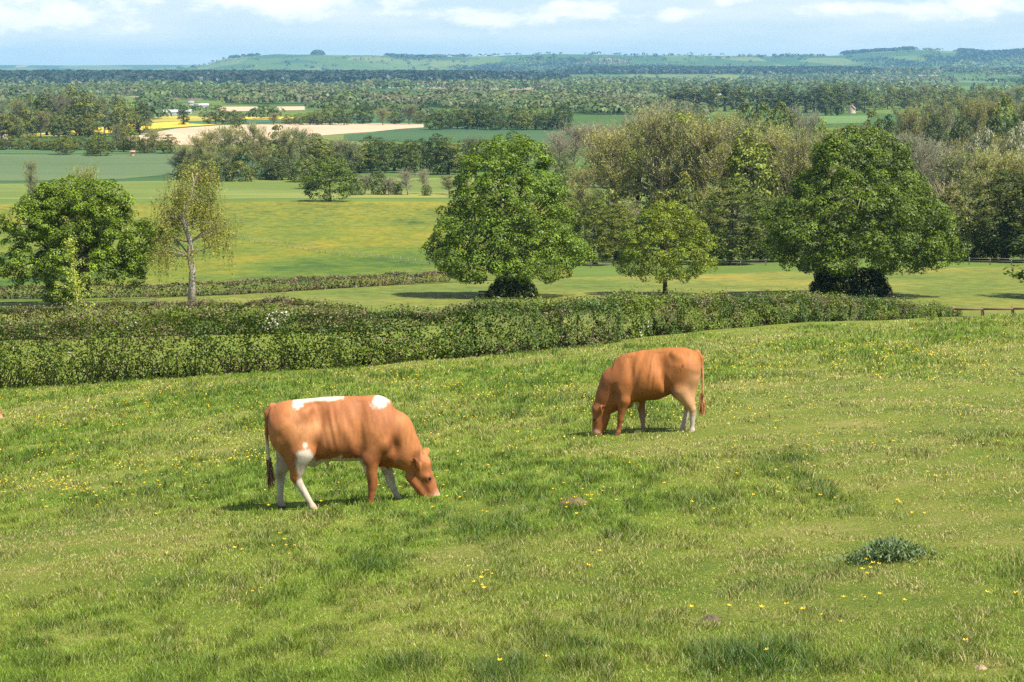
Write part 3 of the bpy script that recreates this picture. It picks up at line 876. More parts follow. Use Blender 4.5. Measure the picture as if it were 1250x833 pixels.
HIDE, hnt_, hout_ = newmat('short_hair')
_a = nd(hnt_, 'ShaderNodeAttribute', attribute_name='Col')
_tc = nd(hnt_, 'ShaderNodeTexCoord'); _mp = nd(hnt_, 'ShaderNodeMapping'); _mp.inputs['Scale'].default_value = (40, 60, 18)
hnt_.links.new(_tc.outputs['Object'], _mp.inputs[0])
_n = nd(hnt_, 'ShaderNodeTexNoise', Scale=1.6, Detail=5., Roughness=.7); hnt_.links.new(_mp.outputs[0], _n.inputs['Vector'])
_r = ramp(hnt_, [(.3, (.84, .82, .80)), (.7, (1.1, 1.1, 1.1))]); hnt_.links.new(_n.outputs['Fac'], _r.inputs[0])
_c = mix(hnt_, _a.outputs['Color'], _r.outputs[0], .8, 'MULTIPLY')
_p = nd(hnt_, 'ShaderNodeBsdfPrincipled', Roughness=.62); _p.inputs['Specular IOR Level'].default_value = .22
_p.inputs['Sheen Weight'].default_value = .0; _p.inputs['Sheen Roughness'].default_value = .5
_b = nd(hnt_, 'ShaderNodeBump', Strength=.12, Distance=.01); hnt_.links.new(_n.outputs['Fac'], _b.inputs['Height']); hnt_.links.new(_b.outputs[0], _p.inputs['Normal'])
hnt_.links.new(_c, _p.inputs['Base Color']); hnt_.links.new(_p.outputs[0], hout_.inputs[0])
EYE, ent, eout = newmat('dark_wet_eye')
_p = nd(ent, 'ShaderNodeBsdfPrincipled', Roughness=.08); _p.inputs['Base Color'].default_value = (.012, .008, .006, 1); ent.links.new(_p.outputs[0], eout.inputs[0])

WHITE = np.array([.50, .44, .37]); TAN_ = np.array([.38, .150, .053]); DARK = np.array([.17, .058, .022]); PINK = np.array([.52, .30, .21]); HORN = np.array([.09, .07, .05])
def blend(c, m, k): return c * (1 - m[:, None]) + np.asarray(k) * m[:, None]
def ell(V, cx, cz, rx, rz, e=.12, sy=None, w=.25, seed=1):
    nn = (fbm(V[:, 0] * 16 + V[:, 1] * 5, V[:, 2] * 16 + V[:, 1] * 3, seed) - .5) * w * 2
    nn = nn + (vnoise(V[:, 0] * 110, V[:, 2] * 45 + V[:, 1] * 30, seed + 50) - .5) * .35
    d = np.sqrt(((V[:, 0] - cx) / rx) ** 2 + ((V[:, 2] - cz) / rz) ** 2) + nn
    m = sstep(1 + e, 1 - e, d)
    if sy is not None: m = m * (V[:, 1] * sy > 0)
    return m

def col_one(V):
    x, y, z = V.T
    n1 = fbm(x * 5, z * 5 + y * 3, 3); n2 = fbm(x * 17 + y * 8, z * 17, 4)
    c = TAN_ * (1 + .30 * (n1 - .5))[:, None]
    c = np.tile(c, 1)
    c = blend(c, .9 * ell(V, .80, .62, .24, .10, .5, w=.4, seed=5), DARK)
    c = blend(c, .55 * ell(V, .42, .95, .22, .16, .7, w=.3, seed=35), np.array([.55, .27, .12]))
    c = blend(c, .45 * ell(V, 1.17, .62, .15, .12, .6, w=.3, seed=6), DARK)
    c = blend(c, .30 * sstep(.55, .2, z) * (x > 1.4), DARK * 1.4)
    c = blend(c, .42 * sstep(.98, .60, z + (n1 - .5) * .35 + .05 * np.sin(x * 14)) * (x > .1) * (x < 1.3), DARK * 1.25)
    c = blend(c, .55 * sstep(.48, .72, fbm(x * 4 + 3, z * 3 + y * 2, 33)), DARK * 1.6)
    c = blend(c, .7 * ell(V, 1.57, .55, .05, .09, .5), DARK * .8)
    c = c * (1 + .45 * (fbm(x * 38 + y * 9, z * 13, 41, 3) - .5))[:, None]
    jz = (n2 - .5) * .12
    # belly and flank
    c = blend(c, sstep(.02, -.02, z - (.59 + .04 * np.sin(x * 9) + jz - .35 * np.clip(x - .75, 0, 1))) * (x > .3) * (x < 1.02) * (np.abs(y) < .3), WHITE * .95)
    c = blend(c, ell(V, .385, .62, .07, .10, .2, w=.3, seed=7), WHITE)
    c = blend(c, ell(V, .375, .755, .03, .035, .2, w=.5, seed=9), WHITE)
    # hind legs white, brown behind the hock
    hind = x < .6
    lowl = sstep(.02, -.02, z - (.42 + jz)) * hind
    c = blend(c, lowl, WHITE)
    c = blend(c, ell(V, .32, .52, .055, .16, .3, -1, w=.3, seed=15), WHITE)
    c = blend(c, ell(V, .235, .43, .04, .11, .3, -1, w=.3, seed=10), TAN_ * .8)
    c = blend(c, .9 * sstep(.03, -.03, z - (.66 + jz)) * (y > .05) * hind, WHITE * .92)
    # fore legs
    c = blend(c, sstep(.015, -.015, z - (.075 + jz * .5)) * (x > .9) * (x < 1.3) * (y < 0), WHITE)
    c = blend(c, sstep(.02, -.02, z - (.44 + jz)) * (x > .9) * (x < 1.5) * (y > .02), WHITE)
    c = blend(c, .35 * ell(V, 1.08, .29, .05, .05, .6, -1), DARK)
    # back
    c = blend(c, ell(V, .30, 1.175, .06, .05, .3, w=.5, seed=11), WHITE)
    c = blend(c, sstep(-.012, .012, z - (1.183 + jz * .3 + .02 * sstep(.6, .8, x))) * (x > .25) * (x < .80) * (np.abs(y) < .14), WHITE)
    c = blend(c, ell(V, 1.20, 1.172, .10, .062, .3, w=.5, seed=12), WHITE)
    # hooves, muzzle
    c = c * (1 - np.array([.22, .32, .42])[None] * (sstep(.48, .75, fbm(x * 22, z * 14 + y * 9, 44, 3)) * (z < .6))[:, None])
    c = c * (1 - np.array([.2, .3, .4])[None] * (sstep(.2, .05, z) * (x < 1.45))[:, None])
    c = blend(c, sstep(.045, .03, z) * (x < 1.48), HORN)
    c = blend(c, ell(V, P1['nose'][0], P1['nose'][1] + .0, .07, .085, .5), PINK)
    c = blend(c, ell(V, .6, .475, .035, .025, .3), PINK * np.array([1, .7, .6]))
    c = blend(c, .6 * ell(V, P1['eye'][0], P1['eye'][1], .05, .035, .5), DARK)
    c = blend(c, (x < .0) * (np.abs(y) < .05) * sstep(.80, .70, z) * (z < .9) * 1.0, WHITE)
    t = (x < .14) * (np.abs(y) < .05) * (x < .05 + .0) * (z < .78)
    return c

def col_two(V):
    x, y, z = V.T
    n1 = fbm(x * 5, z * 5 + y * 3, 23); n2 = fbm(x * 17 + y * 8, z * 17, 24); jz = (n2 - .5) * .12
    base = np.array([.34, .125, .036])
    c = base * (1 + .25 * (n1 - .5) + .45 * (fbm(x * 38 + y * 9, z * 13, 42, 3) - .5))[:, None]
    c = blend(c, .75 * sstep(.82, .5, z + (n1 - .5) * .25) * (x > .35) * (x < .95), DARK)  # shading of the lower flanks, put into the coat colour
    c = blend(c, .65 * sstep(.9, 1.2, x + (n1 - .5) * .2), np.array([.22, .08, .028]))  # neck and head turned from the sun: shade put into the coat colour
    c = blend(c, .45 * sstep(.26, .05, x) * sstep(1.1, .8, z), np.array([.52, .32, .18]))
    c = blend(c, .35 * ell(V, .22, .42, .16, .28, .5, w=.2, seed=28), np.array([.62, .44, .28]))
    c = blend(c, .8 * sstep(.03, -.03, z - (.30 + jz)) * (x < .5), WHITE)
    c = blend(c, ell(V, .95, .42, .05, .06, .3, w=.3, seed=26), WHITE)
    c = blend(c, .4 * sstep(.42, .2, z) * (x > .75) * (x < 1.35) * (y < .05), WHITE * .7)
    c = blend(c, ell(V, .215, 1.0, .02, .025, .6), DARK)
    c = blend(c, sstep(.045, .03, z) * (x < 1.34), HORN)
    c = blend(c, .8 * ell(V, P2['nose'][0], P2['nose'][1], .07, .07, .4), PINK)
    return c

P1 = dict(len=1.92, hook=(.37, 1.09),
  barrel=[(0.02, 1.10, .84, .13), (.08, 1.15, .72, .19), (.22, 1.175, .63, .24), (.40, 1.185, .60, .25), (.62, 1.20, .515, .275), (.85, 1.20, .505, .27), (1.03, 1.195, .52, .225), (1.18, 1.20, .48, .19), (1.30, 1.13, .48, .15)],
  hind_near=[((.20, -.12, .93), .21), ((.33, -.17, .66), .125), ((.255, -.15, .40), .058), ((.285, -.145, .335), .046), ((.415, -.14, .10), .031), ((.425, -.14, .075), .042), ((.46, -.14, .012), .045)],
  hind_far=[((.18, .12, .93), .20), ((.24, .17, .66), .12), ((.075, .15, .40), .058), ((.075, .145, .335), .046), ((.06, .14, .10), .031), ((.06, .14, .075), .042), ((.085, .14, .012), .045)],
  fore_near=[((1.14, -.12, .82), .14), ((1.06, -.15, .56), .085), ((1.085, -.14, .31), .050), ((1.08, -.14, .27), .046), ((1.055, -.13, .10), .029), ((1.055, -.13, .075), .040), ((1.085, -.13, .012), .043)],
  fore_far=[((1.17, .12, .82), .14), ((1.19, .15, .56), .085), ((1.27, .14, .30), .050), ((1.275, .14, .26), .046), ((1.345, .13, .10), .029), ((1.35, .13, .075), .040), ((1.385, .13, .012), .043)],
  neck=[((1.12, 0, .86), .29), ((1.30, 0, .80), .235), ((1.435, 0, .625), .165), ((1.555, 0, .475), .12)],
  dewlap=[((1.16, 0, .54), (1.30, 0, .55), .08, .06), ((1.30, 0, .55), (1.42, 0, .48), .06, .04)],
  head=[((1.60, 0, .45), (1.74, 0, .14), .112, .070, .05, 1.0), ((1.50, -.03, .34), (1.665, -.02, .12), .058, .05, .04, 1.0), ((1.50, .03, .34), (1.665, .02, .12), .058, .05, .04, 1.0),
        ((1.745, 0, .10), (1.72, 0, .09), .073, .068, .03, 1.0), ((1.635, 0, .515), (1.655, 0, .48), .055, .06, .05, .7), ((1.675, -.078, .345), (1.69, -.072, .315), .034, .030, .022, 1.0), ((1.675, .078, .345), (1.69, .072, .315), .034, .030, .022, 1.0)],
  ears=[((1.59, -.085, .46), (1.56, -.25, .57)), ((1.64, .085, .49), (1.71, .24, .59))], face=(.9, 0, .35),
  tail=[((.02, 0, 1.13), .045), ((-.035, 0, 1.06), .035), ((-.05, -.01, .85), .022), ((-.04, -.02, .60), .017), ((-.035, -.02, .50), .018)],
  extra=[((.58, 0, .56), (.60, 0, .485), .035, .018, .03), ((.36, -.05, .62), (.44, 0, .56), .08, .07, .08), ((.34, .05, .62), (.44, 0, .56), .08, .07, .08)],
  dent=(1.33, .70), nose=(1.78, .095), eye=(1.70, .33), switch=(-.035, -.02, .52))
P2 = dict(len=1.72, hook=(.30, 1.13),
  barrel=[(0.02, 1.12, .86, .13), (.08, 1.17, .72, .20), (.22, 1.205, .64, .25), (.38, 1.215, .57, .265), (.60, 1.20, .475, .29), (.82, 1.185, .47, .28), (1.0, 1.155, .47, .235), (1.12, 1.12, .44, .19), (1.22, 1.04, .44, .15)],
  hind_near=[((.20, .12, .93), .22), ((.27, .17, .64), .125), ((.115, .15, .37), .058), ((.11, .145, .31), .048), ((.13, .14, .10), .032), ((.13, .14, .075), .042), ((.16, .14, .012), .045)],
  hind_far=[((.20, -.12, .93), .21), ((.30, -.17, .64), .12), ((.20, -.15, .37), .056), ((.205, -.145, .31), .046), ((.27, -.14, .10), .031), ((.275, -.14, .075), .042), ((.305, -.14, .012), .045)],
  fore_near=[((1.08, .12, .76), .14), ((1.10, .15, .52), .085), ((1.16, .14, .29), .048), ((1.165, .14, .25), .044), ((1.20, .13, .10), .028), ((1.205, .13, .075), .038), ((1.235, .13, .012), .042)],
  fore_far=[((1.02, -.12, .76), .14), ((.90, -.15, .52), .085), ((.875, -.14, .29), .048), ((.87, -.14, .25), .044), ((.865, -.13, .10), .028), ((.865, -.13, .075), .038), ((.895, -.13, .012), .042)],
  neck=[((1.02, 0, .80), .29), ((1.20, 0, .73), .24), ((1.34, 0, .54), .17), ((1.445, 0, .37), .12)],
  dewlap=[((1.05, 0, .46), (1.18, 0, .46), .08, .06), ((1.18, 0, .46), (1.28, 0, .39), .06, .04)],
  head=[((1.475, 0, .36), (1.535, 0, .08), .112, .070, .05, 1.0), ((1.385, -.03, .27), (1.465, -.02, .06), .055, .048, .04, 1.0), ((1.385, .03, .27), (1.465, .02, .06), .055, .048, .04, 1.0),
        ((1.535, 0, .045), (1.51, 0, .04), .072, .066, .03, 1.0), ((1.50, 0, .43), (1.52, 0, .40), .055, .06, .05, .7), ((1.535, -.075, .26), (1.54, -.07, .23), .030, .028, .025, 1.0), ((1.535, .075, .26), (1.54, .07, .23), .030, .028, .025, 1.0)],
  ears=[((1.47, .085, .37), (1.43, .24, .46)), ((1.50, -.085, .40), (1.56, -.23, .48))], face=(.9, 0, .3),
  tail=[((.02, 0, 1.15), .045), ((-.035, 0, 1.07), .034), ((-.05, .02, .85), .021), ((-.04, .04, .62), .016), ((-.03, .045, .50), .017)],
  dent=(1.22, .64), nose=(1.54, .03), eye=(1.555, .245), switch=(-.03, .045, .52))

def make_cow(P, colour, label, loc, rz, tuft, tilt, seed):
    rng = np.random.default_rng(seed)
    e = bpy.data.objects.new('cow', None); COL.objects.link(e)
    e.location = loc; e.rotation_euler = (0, tilt, rz)
    tag(e, label, 'cow', 'cows grazing in the pasture')
    link('body', cow_mesh(P, colour), e); e.scale = (1, 1, 1.03)
    ex, ez = P['eye']
    for sg in (-1, 1):
        bpy_m = MB(); u = rvec(rng, 1)
        th = np.linspace(0, np.pi, 9); ph = np.linspace(0, 2 * np.pi, 13)[:-1]
        T_, Ph = np.meshgrid(th, ph, indexing='ij')
        Vs = np.stack([np.sin(T_) * np.cos(Ph) * .024, np.sin(T_) * np.sin(Ph) * .016, np.cos(T_) * .018], -1).reshape(-1, 3) + np.array([ex, sg * .092, ez])
        Qs = [(i * 12 + j, (i + 1) * 12 + j, (i + 1) * 12 + (j + 1) % 12, i * 12 + (j + 1) % 12) for i in range(8) for j in range(12)]
        bpy_m.add(Vs, Qs); link('eye', bpy_m.mesh('eye', EYE, smooth=True), e)
    # hair of the tail switch
    n = 420; a = np.array(P['switch'])
    A = a + rng.normal(size=(n, 3)) * .010 + np.stack([np.zeros(n), np.zeros(n), rng.uniform(-.05, .06, n)], 1)
    B = a + np.stack([rng.normal(size=n) * .026 + .01, rng.normal(size=n) * .026, -rng.uniform(.10, .30, n)], 1)
    t = rng.uniform(size=(n, 1))
    sm = MB(); slivers(sm, A, B, .014, np.asarray(tuft) * rng.uniform(.7, 1.3, (n, 1)), rng)
    link('tail_switch', sm.mesh('tail_switch', HIDE), e)
    return e

lx, ld, lz = at(436, 617)
cx_ = lx - .93 * math.cos(R(4))
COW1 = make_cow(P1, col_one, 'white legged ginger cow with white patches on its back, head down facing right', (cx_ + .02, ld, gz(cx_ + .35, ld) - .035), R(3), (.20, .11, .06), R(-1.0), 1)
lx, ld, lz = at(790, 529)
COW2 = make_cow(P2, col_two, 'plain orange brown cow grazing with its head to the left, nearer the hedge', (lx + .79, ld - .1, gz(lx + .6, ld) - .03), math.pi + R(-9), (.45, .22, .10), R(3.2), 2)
# third animal: only its muzzle enters the frame at the left edge
lx, ld, lz = at(-.6, 511)
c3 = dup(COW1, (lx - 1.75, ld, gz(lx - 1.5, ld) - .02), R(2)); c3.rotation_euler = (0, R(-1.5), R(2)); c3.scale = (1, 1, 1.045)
c3['label'] = 'cow mostly beyond the left edge, only its pale muzzle in view'
# ------------------------------------------------------------------ wood trees: a few kinds, copied one by one
def proto(kind, crown_mb, trunk_me, H, Wd):
    e = bpy.data.objects.new(kind, None); COL.objects.link(e); e.location = (0, -500, -300)
    link('trunk', trunk_me, e); link('crown', crown_mb.mesh('crown', LEAF), e)
    return dict(root=e, H=H, W=Wd, used=False)

def mk_leafy(seed, prof, n, m, ls, col, rc=1.5, lump=.2, light=(1.3, 1.2, .9), inner=.25, trunk=(.12, .10, .08)):
    rng = np.random.default_rng(seed); mb = MB()
    P, O = profile_points(prof, 0, rng, n, inner, lump)
    clusters(mb, P, O, rc, m, ls, col, rng, cvar=.28, light=light)
    H = prof[-1][0]
    tips = P[rng.choice(len(P), 12)] * np.array([.75, .75, .9])
    return mb, trunk_mesh('trunk', H * .7, H * .022, tips, rng, trunk), H, 2 * max(p[1] for p in prof)

def mk_twiggy(seed, H, Wd, base_z, twig, bud, nb, budn, budsize, spread=1.0, fan=.7):
    """leafless or budding tree: limbs, branches and a haze of fine twigs with small buds"""
    rng = np.random.default_rng(seed); tm = MB(); cm = MB()
    tc = np.array([.22, .19, .15])
    n = 10; t = np.linspace(0, 1, n)
    pts = np.stack([.5 * np.sin(t * 3 + seed), .4 * np.sin(t * 4 + 1), t * H * .86 - .4], 1)
    rad = H * .017 * (1 - .85 * t) + .03
    tm.tube(pts, rad, 7, tc)
    ends = []
    for i in range(nb):
        f = rng.uniform(.0, 1) ** .9
        z0 = base_z + f * (H * .82 - base_z)
        a0 = np.array([np.interp(z0, pts[:, 2], pts[:, 0]), np.interp(z0, pts[:, 2], pts[:, 1]), z0])
        an = rng.uniform(0, 6.28)
        reach = Wd * .5 * rng.uniform(.55, 1.0) * (math.sin(math.pi * min(1, .22 + .70 * (1 - f) + .0)) ** .6) * spread
        b0 = a0 + np.array([math.cos(an) * reach, math.sin(an) * reach, reach * fan * rng.uniform(.5, 1.3)])
        b0[2] = min(b0[2], H * .97)
        p = limb(tm, a0, b0, H * .0055 * (1.2 - f * .6), .03, rng, .08, 4, 6, tc * rng.uniform(.7, 1.2)); ends.append(p[1:])
    E = np.concatenate(ends)
    k = rng.integers(0, len(E), nb * 9)
    A = E[k]
    out = A - np.array([0, 0, H * .35]); out /= np.linalg.norm(out, axis=1)[:, None]
    B = A + (out * .8 + rvec(rng, len(k)) * .7 + np.array([0, 0, .35])) * rng.uniform(.8, 2.2, len(k))[:, None] * H / 18
    slivers(cm, A, B, .13, np.asarray(twig) * rng.uniform(.7, 1.2, (len(k), 1)), rng)
    t = rng.uniform(.3, 1, (len(k), 6)); A2 = (A[:, None] * (1 - t[..., None]) + B[:, None] * t[..., None]).reshape(-1, 3)
    out2 = np.repeat(out, 6, 0)
    B2 = A2 + (out2 * .5 + rvec(rng, len(A2)) * .8 + np.array([0, 0, .25])) * rng.uniform(.4, 1.1, len(A2))[:, None] * H / 18
    slivers(cm, A2, B2, .085, np.asarray(twig) * rng.uniform(.75, 1.35, (len(A2), 1)), rng)
    if budn:
        q = rng.integers(0, len(A2), budn); tt = rng.uniform(.2, 1.05, (budn, 1))
        Pb = A2[q] * (1 - tt) + B2[q] * tt + rng.normal(size=(budn, 3)) * .12
        leaves(cm, Pb, rvec(rng, budn) + np.array([0, -.1, .6]), budsize * rng.uniform(.6, 1.3, budn), np.asarray(bud) * rng.uniform(.65, 1.3, (budn, 1)), rng)
    return cm, tm.mesh('trunk', BARK, smooth=True), H, Wd

ROUND = [(1.2, 2.5), (2.5, 4.6), (5, 5.6), (8, 5.3), (10.5, 4.3), (12.6, 2.8), (14, .8)]
TALL = [(1.5, 2.2), (3.5, 3.6), (7, 4.4), (11, 4.2), (15, 3.3), (18, 2.0), (20, .5)]
BUSHP = [(.1, 3.0), (1.2, 3.8), (2.8, 3.6), (4.4, 2.6), (5.4, 1.1), (5.8, .3)]
POP = [(1.5, 1.6), (4, 2.4), (10, 2.8), (16, 2.4), (20, 1.5), (23, .4)]
K = {}
K['leafy'] = [proto('broadleaf_tree', *mk_leafy(s_, ROUND, 120, 34, .62, (.10, .13, .018), 1.3)) for s_ in (101, 102, 103)]
K['tall'] = [proto('tall_tree', *mk_leafy(s_, TALL, 130, 34, .66, (.10, .125, .02), 1.4)) for s_ in (111, 112)]
K['bush'] = [proto('bush', *mk_leafy(s_, BUSHP, 80, 32, .46, (.09, .115, .018), 1.1)) for s_ in (121, 122)]
K['poplar'] = [proto('poplar_tree', *mk_leafy(s_, POP, 100, 30, .7, (.085, .11, .03), 1.3)) for s_ in (131, 132)]
K['dark'] = [proto('broadleaf_tree', *mk_leafy(s_, ROUND, 150, 34, .55, (.055, .085, .012), 1.2, .15)) for s_ in (141, 142)]
K['fine'] = [proto('broadleaf_tree', *mk_leafy(s_, TALL, 260, 44, .36, (.105, .135, .018), 1.0, .2)) for s_ in (145, 146)]
K['thorn'] = [proto('hawthorn_tree', *mk_leafy(s_, [(1, 2.5), (3, 4.4), (6, 4.6), (8, 3.3), (9.4, 1)], 130, 36, .42, (.24, .25, .15), 1.1, .2, (1.5, 1.4, 1.5))) for s_ in (151,)]
K['bare'] = [proto('bare_tree', *mk_twiggy(s_, 18, 11, 3.5, (.275, .26, .19), (.22, .20, .12), 70, 1200, .26, 1.0, .55)) for s_ in (161, 162, 163)]
K['bud'] = [proto('budding_tree', *mk_twiggy(s_, 20, 11, 4, (.235, .225, .17), (.22, .265, .05), 70, 6000, .30, 1.0, .55)) for s_ in (171, 172, 173)]
K['tallbud'] = [proto('budding_tree', *mk_twiggy(s_, 26, 11, 5, (.235, .225, .17), (.22, .265, .05), 96, 9000, .30, 1.0, .5)) for s_ in (181, 182)]
_rc = random.Random(4)
WOOD = []
def wood(kind, px, d, top, wpx, row, tint=(1, 1, 1), base_off=0.0, v=None):
    """tree standing at distance d under photo column px, its top at photo row `top`, wpx photo pixels wide"""
    L = K[kind]; pr = L[(v if v is not None else _rc.randrange(len(L))) % len(L)]
    x, y, z = atd(px, d)
    H = ztop(top, d) - z
    sc = (d * math.cos(PITCH) + (CAMZ - z) * math.sin(PITCH)) / F
    wm = wpx * sc
    fv = _rc.uniform(.86, 1.14); tt = tuple(c * fv * _rc.uniform(.97, 1.03) for c in tint)
    o = dup(pr['root'], (x, y, z), _rc.uniform(0, 6.28), (wm / pr['W'], wm / pr['W'], max(H, 1.2) / pr['H']), tt)
    o['category'] = 'bush' if kind == 'bush' else 'tree'
    WOOD.append((row, kind, px, d, o))
    return o

j = lambda a: _rc.uniform(-a, a)
G1 = (1.15, 1.1, .9); OL = (1.35, 1.2, .9); GY = (1.1, 1.05, 1.3); DK = (.75, .8, .8); BR = (1.0, 1.0, .95); WM = (1.12, 1.05, 1.0)
# front row of the right-hand wood, just beyond the field
for px, d, top, w, k, t in [(648, 335, 262, 40, 'fine', OL), (690, 338, 236, 54, 'fine', G1), (726, 332, 240, 58, 'fine', G1), (752, 345, 250, 46, 'fine', OL), (770, 340, 275, 44, 'bush', G1),
                            (862, 338, 262, 50, 'fine', G1), (893, 330, 217, 78, 'fine', (.95, 1.0, .95)), (930, 338, 243, 60, 'fine', (.95, 1, .95)), (962, 340, 275, 44, 'bush', DK), (1130, 345, 236, 60, 'fine', OL),
                            (1160, 338, 232, 56, 'leafy', OL), (1178, 352, 283, 44, 'bush', GY), (1203, 345, 262, 44, 'bush', G1), (1226, 338, 208, 84, 'fine', DK), (1262, 335, 214, 80, 'fine', DK), (1300, 336, 230, 70, 'fine', DK)]:
    wood(k, px, d, top, w, 'front', tuple(q * .72 for q in t))
# tall budding trees
for px, d, top, w, k, t in [(712, 420, 205, 44, 'bud', OL), (743, 400, 152, 58, 'tallbud', OL), (778, 410, 146, 56, 'tall', (1.7, 1.7, 1.3)), (806, 398, 134, 66, 'tallbud', G1), (834, 405, 140, 62, 'tall', (1.7, 1.75, 1.2)), (862, 396, 139, 62, 'tallbud', OL),
                            (890, 408, 145, 60, 'tallbud', BR), (915, 396, 152, 54, 'tall', (1.6, 1.6, 1.3)), (942, 402, 158, 58, 'bud', OL), (968, 396, 168, 56, 'bud', OL), (1000, 398, 172, 56, 'bud', OL), (1085, 400, 172, 56, 'bare', BR),
                            (1112, 396, 168, 58, 'bare', BR), (1140, 402, 176, 58, 'bare', BR), (1166, 396, 184, 58, 'bud', BR), (1192, 398, 186, 58, 'bud', OL), (1220, 402, 184, 58, 'bud', OL), (1247, 396, 188, 56, 'bud', OL), (1275, 398, 185, 60, 'bud', OL), (1310, 398, 185, 60, 'bud', OL)]:
    wood(k, px, d, top, w * 1.12, 'middle', t)
# lower storey between them
for px in range(738, 1290, 34):
    wood(_rc.choice(['bud', 'leafy', 'bush', 'bare']), px + j(9), 372 + j(12), 235 + j(18), 46, 'understorey', _rc.choice([OL, G1, BR]))
# back row of the same wood
for px, d, top, w, k, t in [(668, 745, 172, 34, 'bare', WM), (684, 735, 160, 40, 'bare', WM), (702, 742, 152, 42, 'bare', WM), (720, 750, 150, 40, 'bare', WM), (738, 740, 152, 38, 'bare', WM), (690, 700, 188, 26, 'leafy', DK), (725, 705, 190, 30, 'leafy', DK), (748, 700, 192, 30, 'dark', G1),
                            (768, 520, 138, 48, 'bare', WM), (796, 530, 130, 50, 'bare', WM), (824, 524, 127, 52, 'bare', WM), (850, 520, 134, 50, 'bud', BR), (880, 530, 140, 50, 'bud', OL), (912, 522, 146, 50, 'bud', OL), (944, 520, 152, 50, 'bud', OL), (972, 528, 156, 48, 'bud', BR),
                            (1004, 520, 162, 48, 'bud', OL), (1085, 528, 162, 46, 'bare', BR), (1112, 522, 164, 46, 'bare', BR), (1142, 520, 170, 48, 'bare', BR), (1196, 505, 163, 44, 'thorn', (1, 1, 1)), (1172, 525, 170, 44, 'bud', OL), (1218, 520, 166, 40, 'bud', OL), (1240, 505, 158, 46, 'thorn', (1, 1, 1)), (1266, 520, 164, 44, 'bud', BR)]:
    wood(k, px, d, top, w, 'back', t)
# the wood beyond, on a second rise of the valley floor
for px, d, top, w, k, t in [(893, 760, 140, 34, 'bud', BR), (910, 770, 131, 36, 'leafy', DK), (930, 755, 128, 40, 'leafy', DK), (952, 760, 127, 40, 'leafy', DK), (972, 765, 130, 38, 'bare', BR), (988, 770, 136, 30, 'bare', BR), (1000, 745, 148, 26, 'leafy', (1.9, 1.8, 1.0)), (1022, 740, 154, 24, 'bud', OL), (1046, 745, 152, 26, 'bud', WM), (1064, 760, 138, 32, 'leafy', GY),
                            (1080, 750, 142, 34, 'dark', DK), (1098, 765, 130, 36, 'bud', BR), (1112, 755, 132, 36, 'bud', OL), (1130, 770, 122, 38, 'bud', BR), (1150, 760, 124, 38, 'bud', BR), (1138, 742, 143, 32, 'dark', DK), (1170, 772, 118, 38, 'bud', BR), (1188, 762, 120, 38, 'bud', OL), (1172, 745, 144, 32, 'dark', DK), (1206, 772, 122, 36, 'bud', OL), (1224, 760, 122, 36, 'leafy', OL), (1212, 742, 140, 34, 'dark', DK), (1242, 770, 121, 38, 'bud', BR), (1262, 765, 122, 38, 'bud', OL), (1285, 765, 124, 38, 'bud', OL), (1234, 745, 142, 30, 'leafy', DK)]:
    wood(k, px, d, top, w, 'second', t)
# tree belt along the middle of the valley at left
for i, px in enumerate(range(216, 432, 15)):
    top = np.interp(px, [216, 240, 262, 300, 340, 380, 425], [190, 168, 158, 155, 160, 160, 174]) + j(5)
    wood(_rc.choice(['bud', 'leafy', 'tall', 'bud']), px + j(4), 800 + j(25), top, 34, 'belt', _rc.choice([OL, G1, (1.2, 1.1, 1.0), BR]))
for px in range(226, 430, 24):
    wood('bush', px + j(6), 752 + j(10), 195 + j(5), 32, 'beltfoot', _rc.choice([OL, G1, DK]))
for i, px in enumerate(range(436, 650, 16)):
    top = 170 + j(6) if px < 580 else 172 + j(5)
    wood(_rc.choice(['leafy', 'tall', 'dark', 'bud']), px + j(4), 830 + j(30), top, 34, 'belttwo', _rc.choice([DK, G1, DK, OL]))
# small trees on the bank behind the buttercup meadow
for px, top, w, k, t in [(436, 214, 20, 'bush', BR), (446, 212, 22, 'bare', BR), (461, 208, 22, 'bush', DK), (474, 216, 22, 'bare', BR), (483, 222, 16, 'bush', DK), (497, 207, 26, 'bare', BR), (518, 206, 18, 'bare', WM), (521, 226, 12, 'bush', DK), (547, 214, 26, 'bud', BR), (566, 214, 26, 'bud', OL)]:
    wood(k, px, 655 + j(6), top, w, 'bank', t)
o_ = wood('dark', 403, 610, 192, 60, 'single', (1.5, 1.5, .6))
o_ = wood('leafy', 386, 700, 203, 36, 'beside', GY)
wood('bud', 40, 560, 196, 22, 'thinone', (1.1, 1.05, 1.1)); wood('bud', 102, 330, 204, 44, 'thintwo', (1.3, 1.3, .8))
# trees of the left field boundary
for px, d, top, w, k, t in [(77, 1010, 166, 24, 'leafy', OL), (123, 1000, 162, 30, 'leafy', G1), (112, 1015, 172, 18, 'bush', DK), (142, 1040, 152, 14, 'bud', BR), (151, 1045, 150, 15, 'tall', OL), (163, 1040, 158, 18, 'leafy', OL), (180, 1035, 166, 20, 'bush', G1), (190, 1042, 156, 24, 'bud', OL), (207, 1030, 165, 22, 'leafy', OL)]:
    wood(k, px, d, top, w, 'boundary', t)
for px in range(-20, 215, 17):
    wood('bush', px + j(5), 1075 + j(10), 168 + j(2), 25, 'boundaryhedge', _rc.choice([OL, G1, DK]))
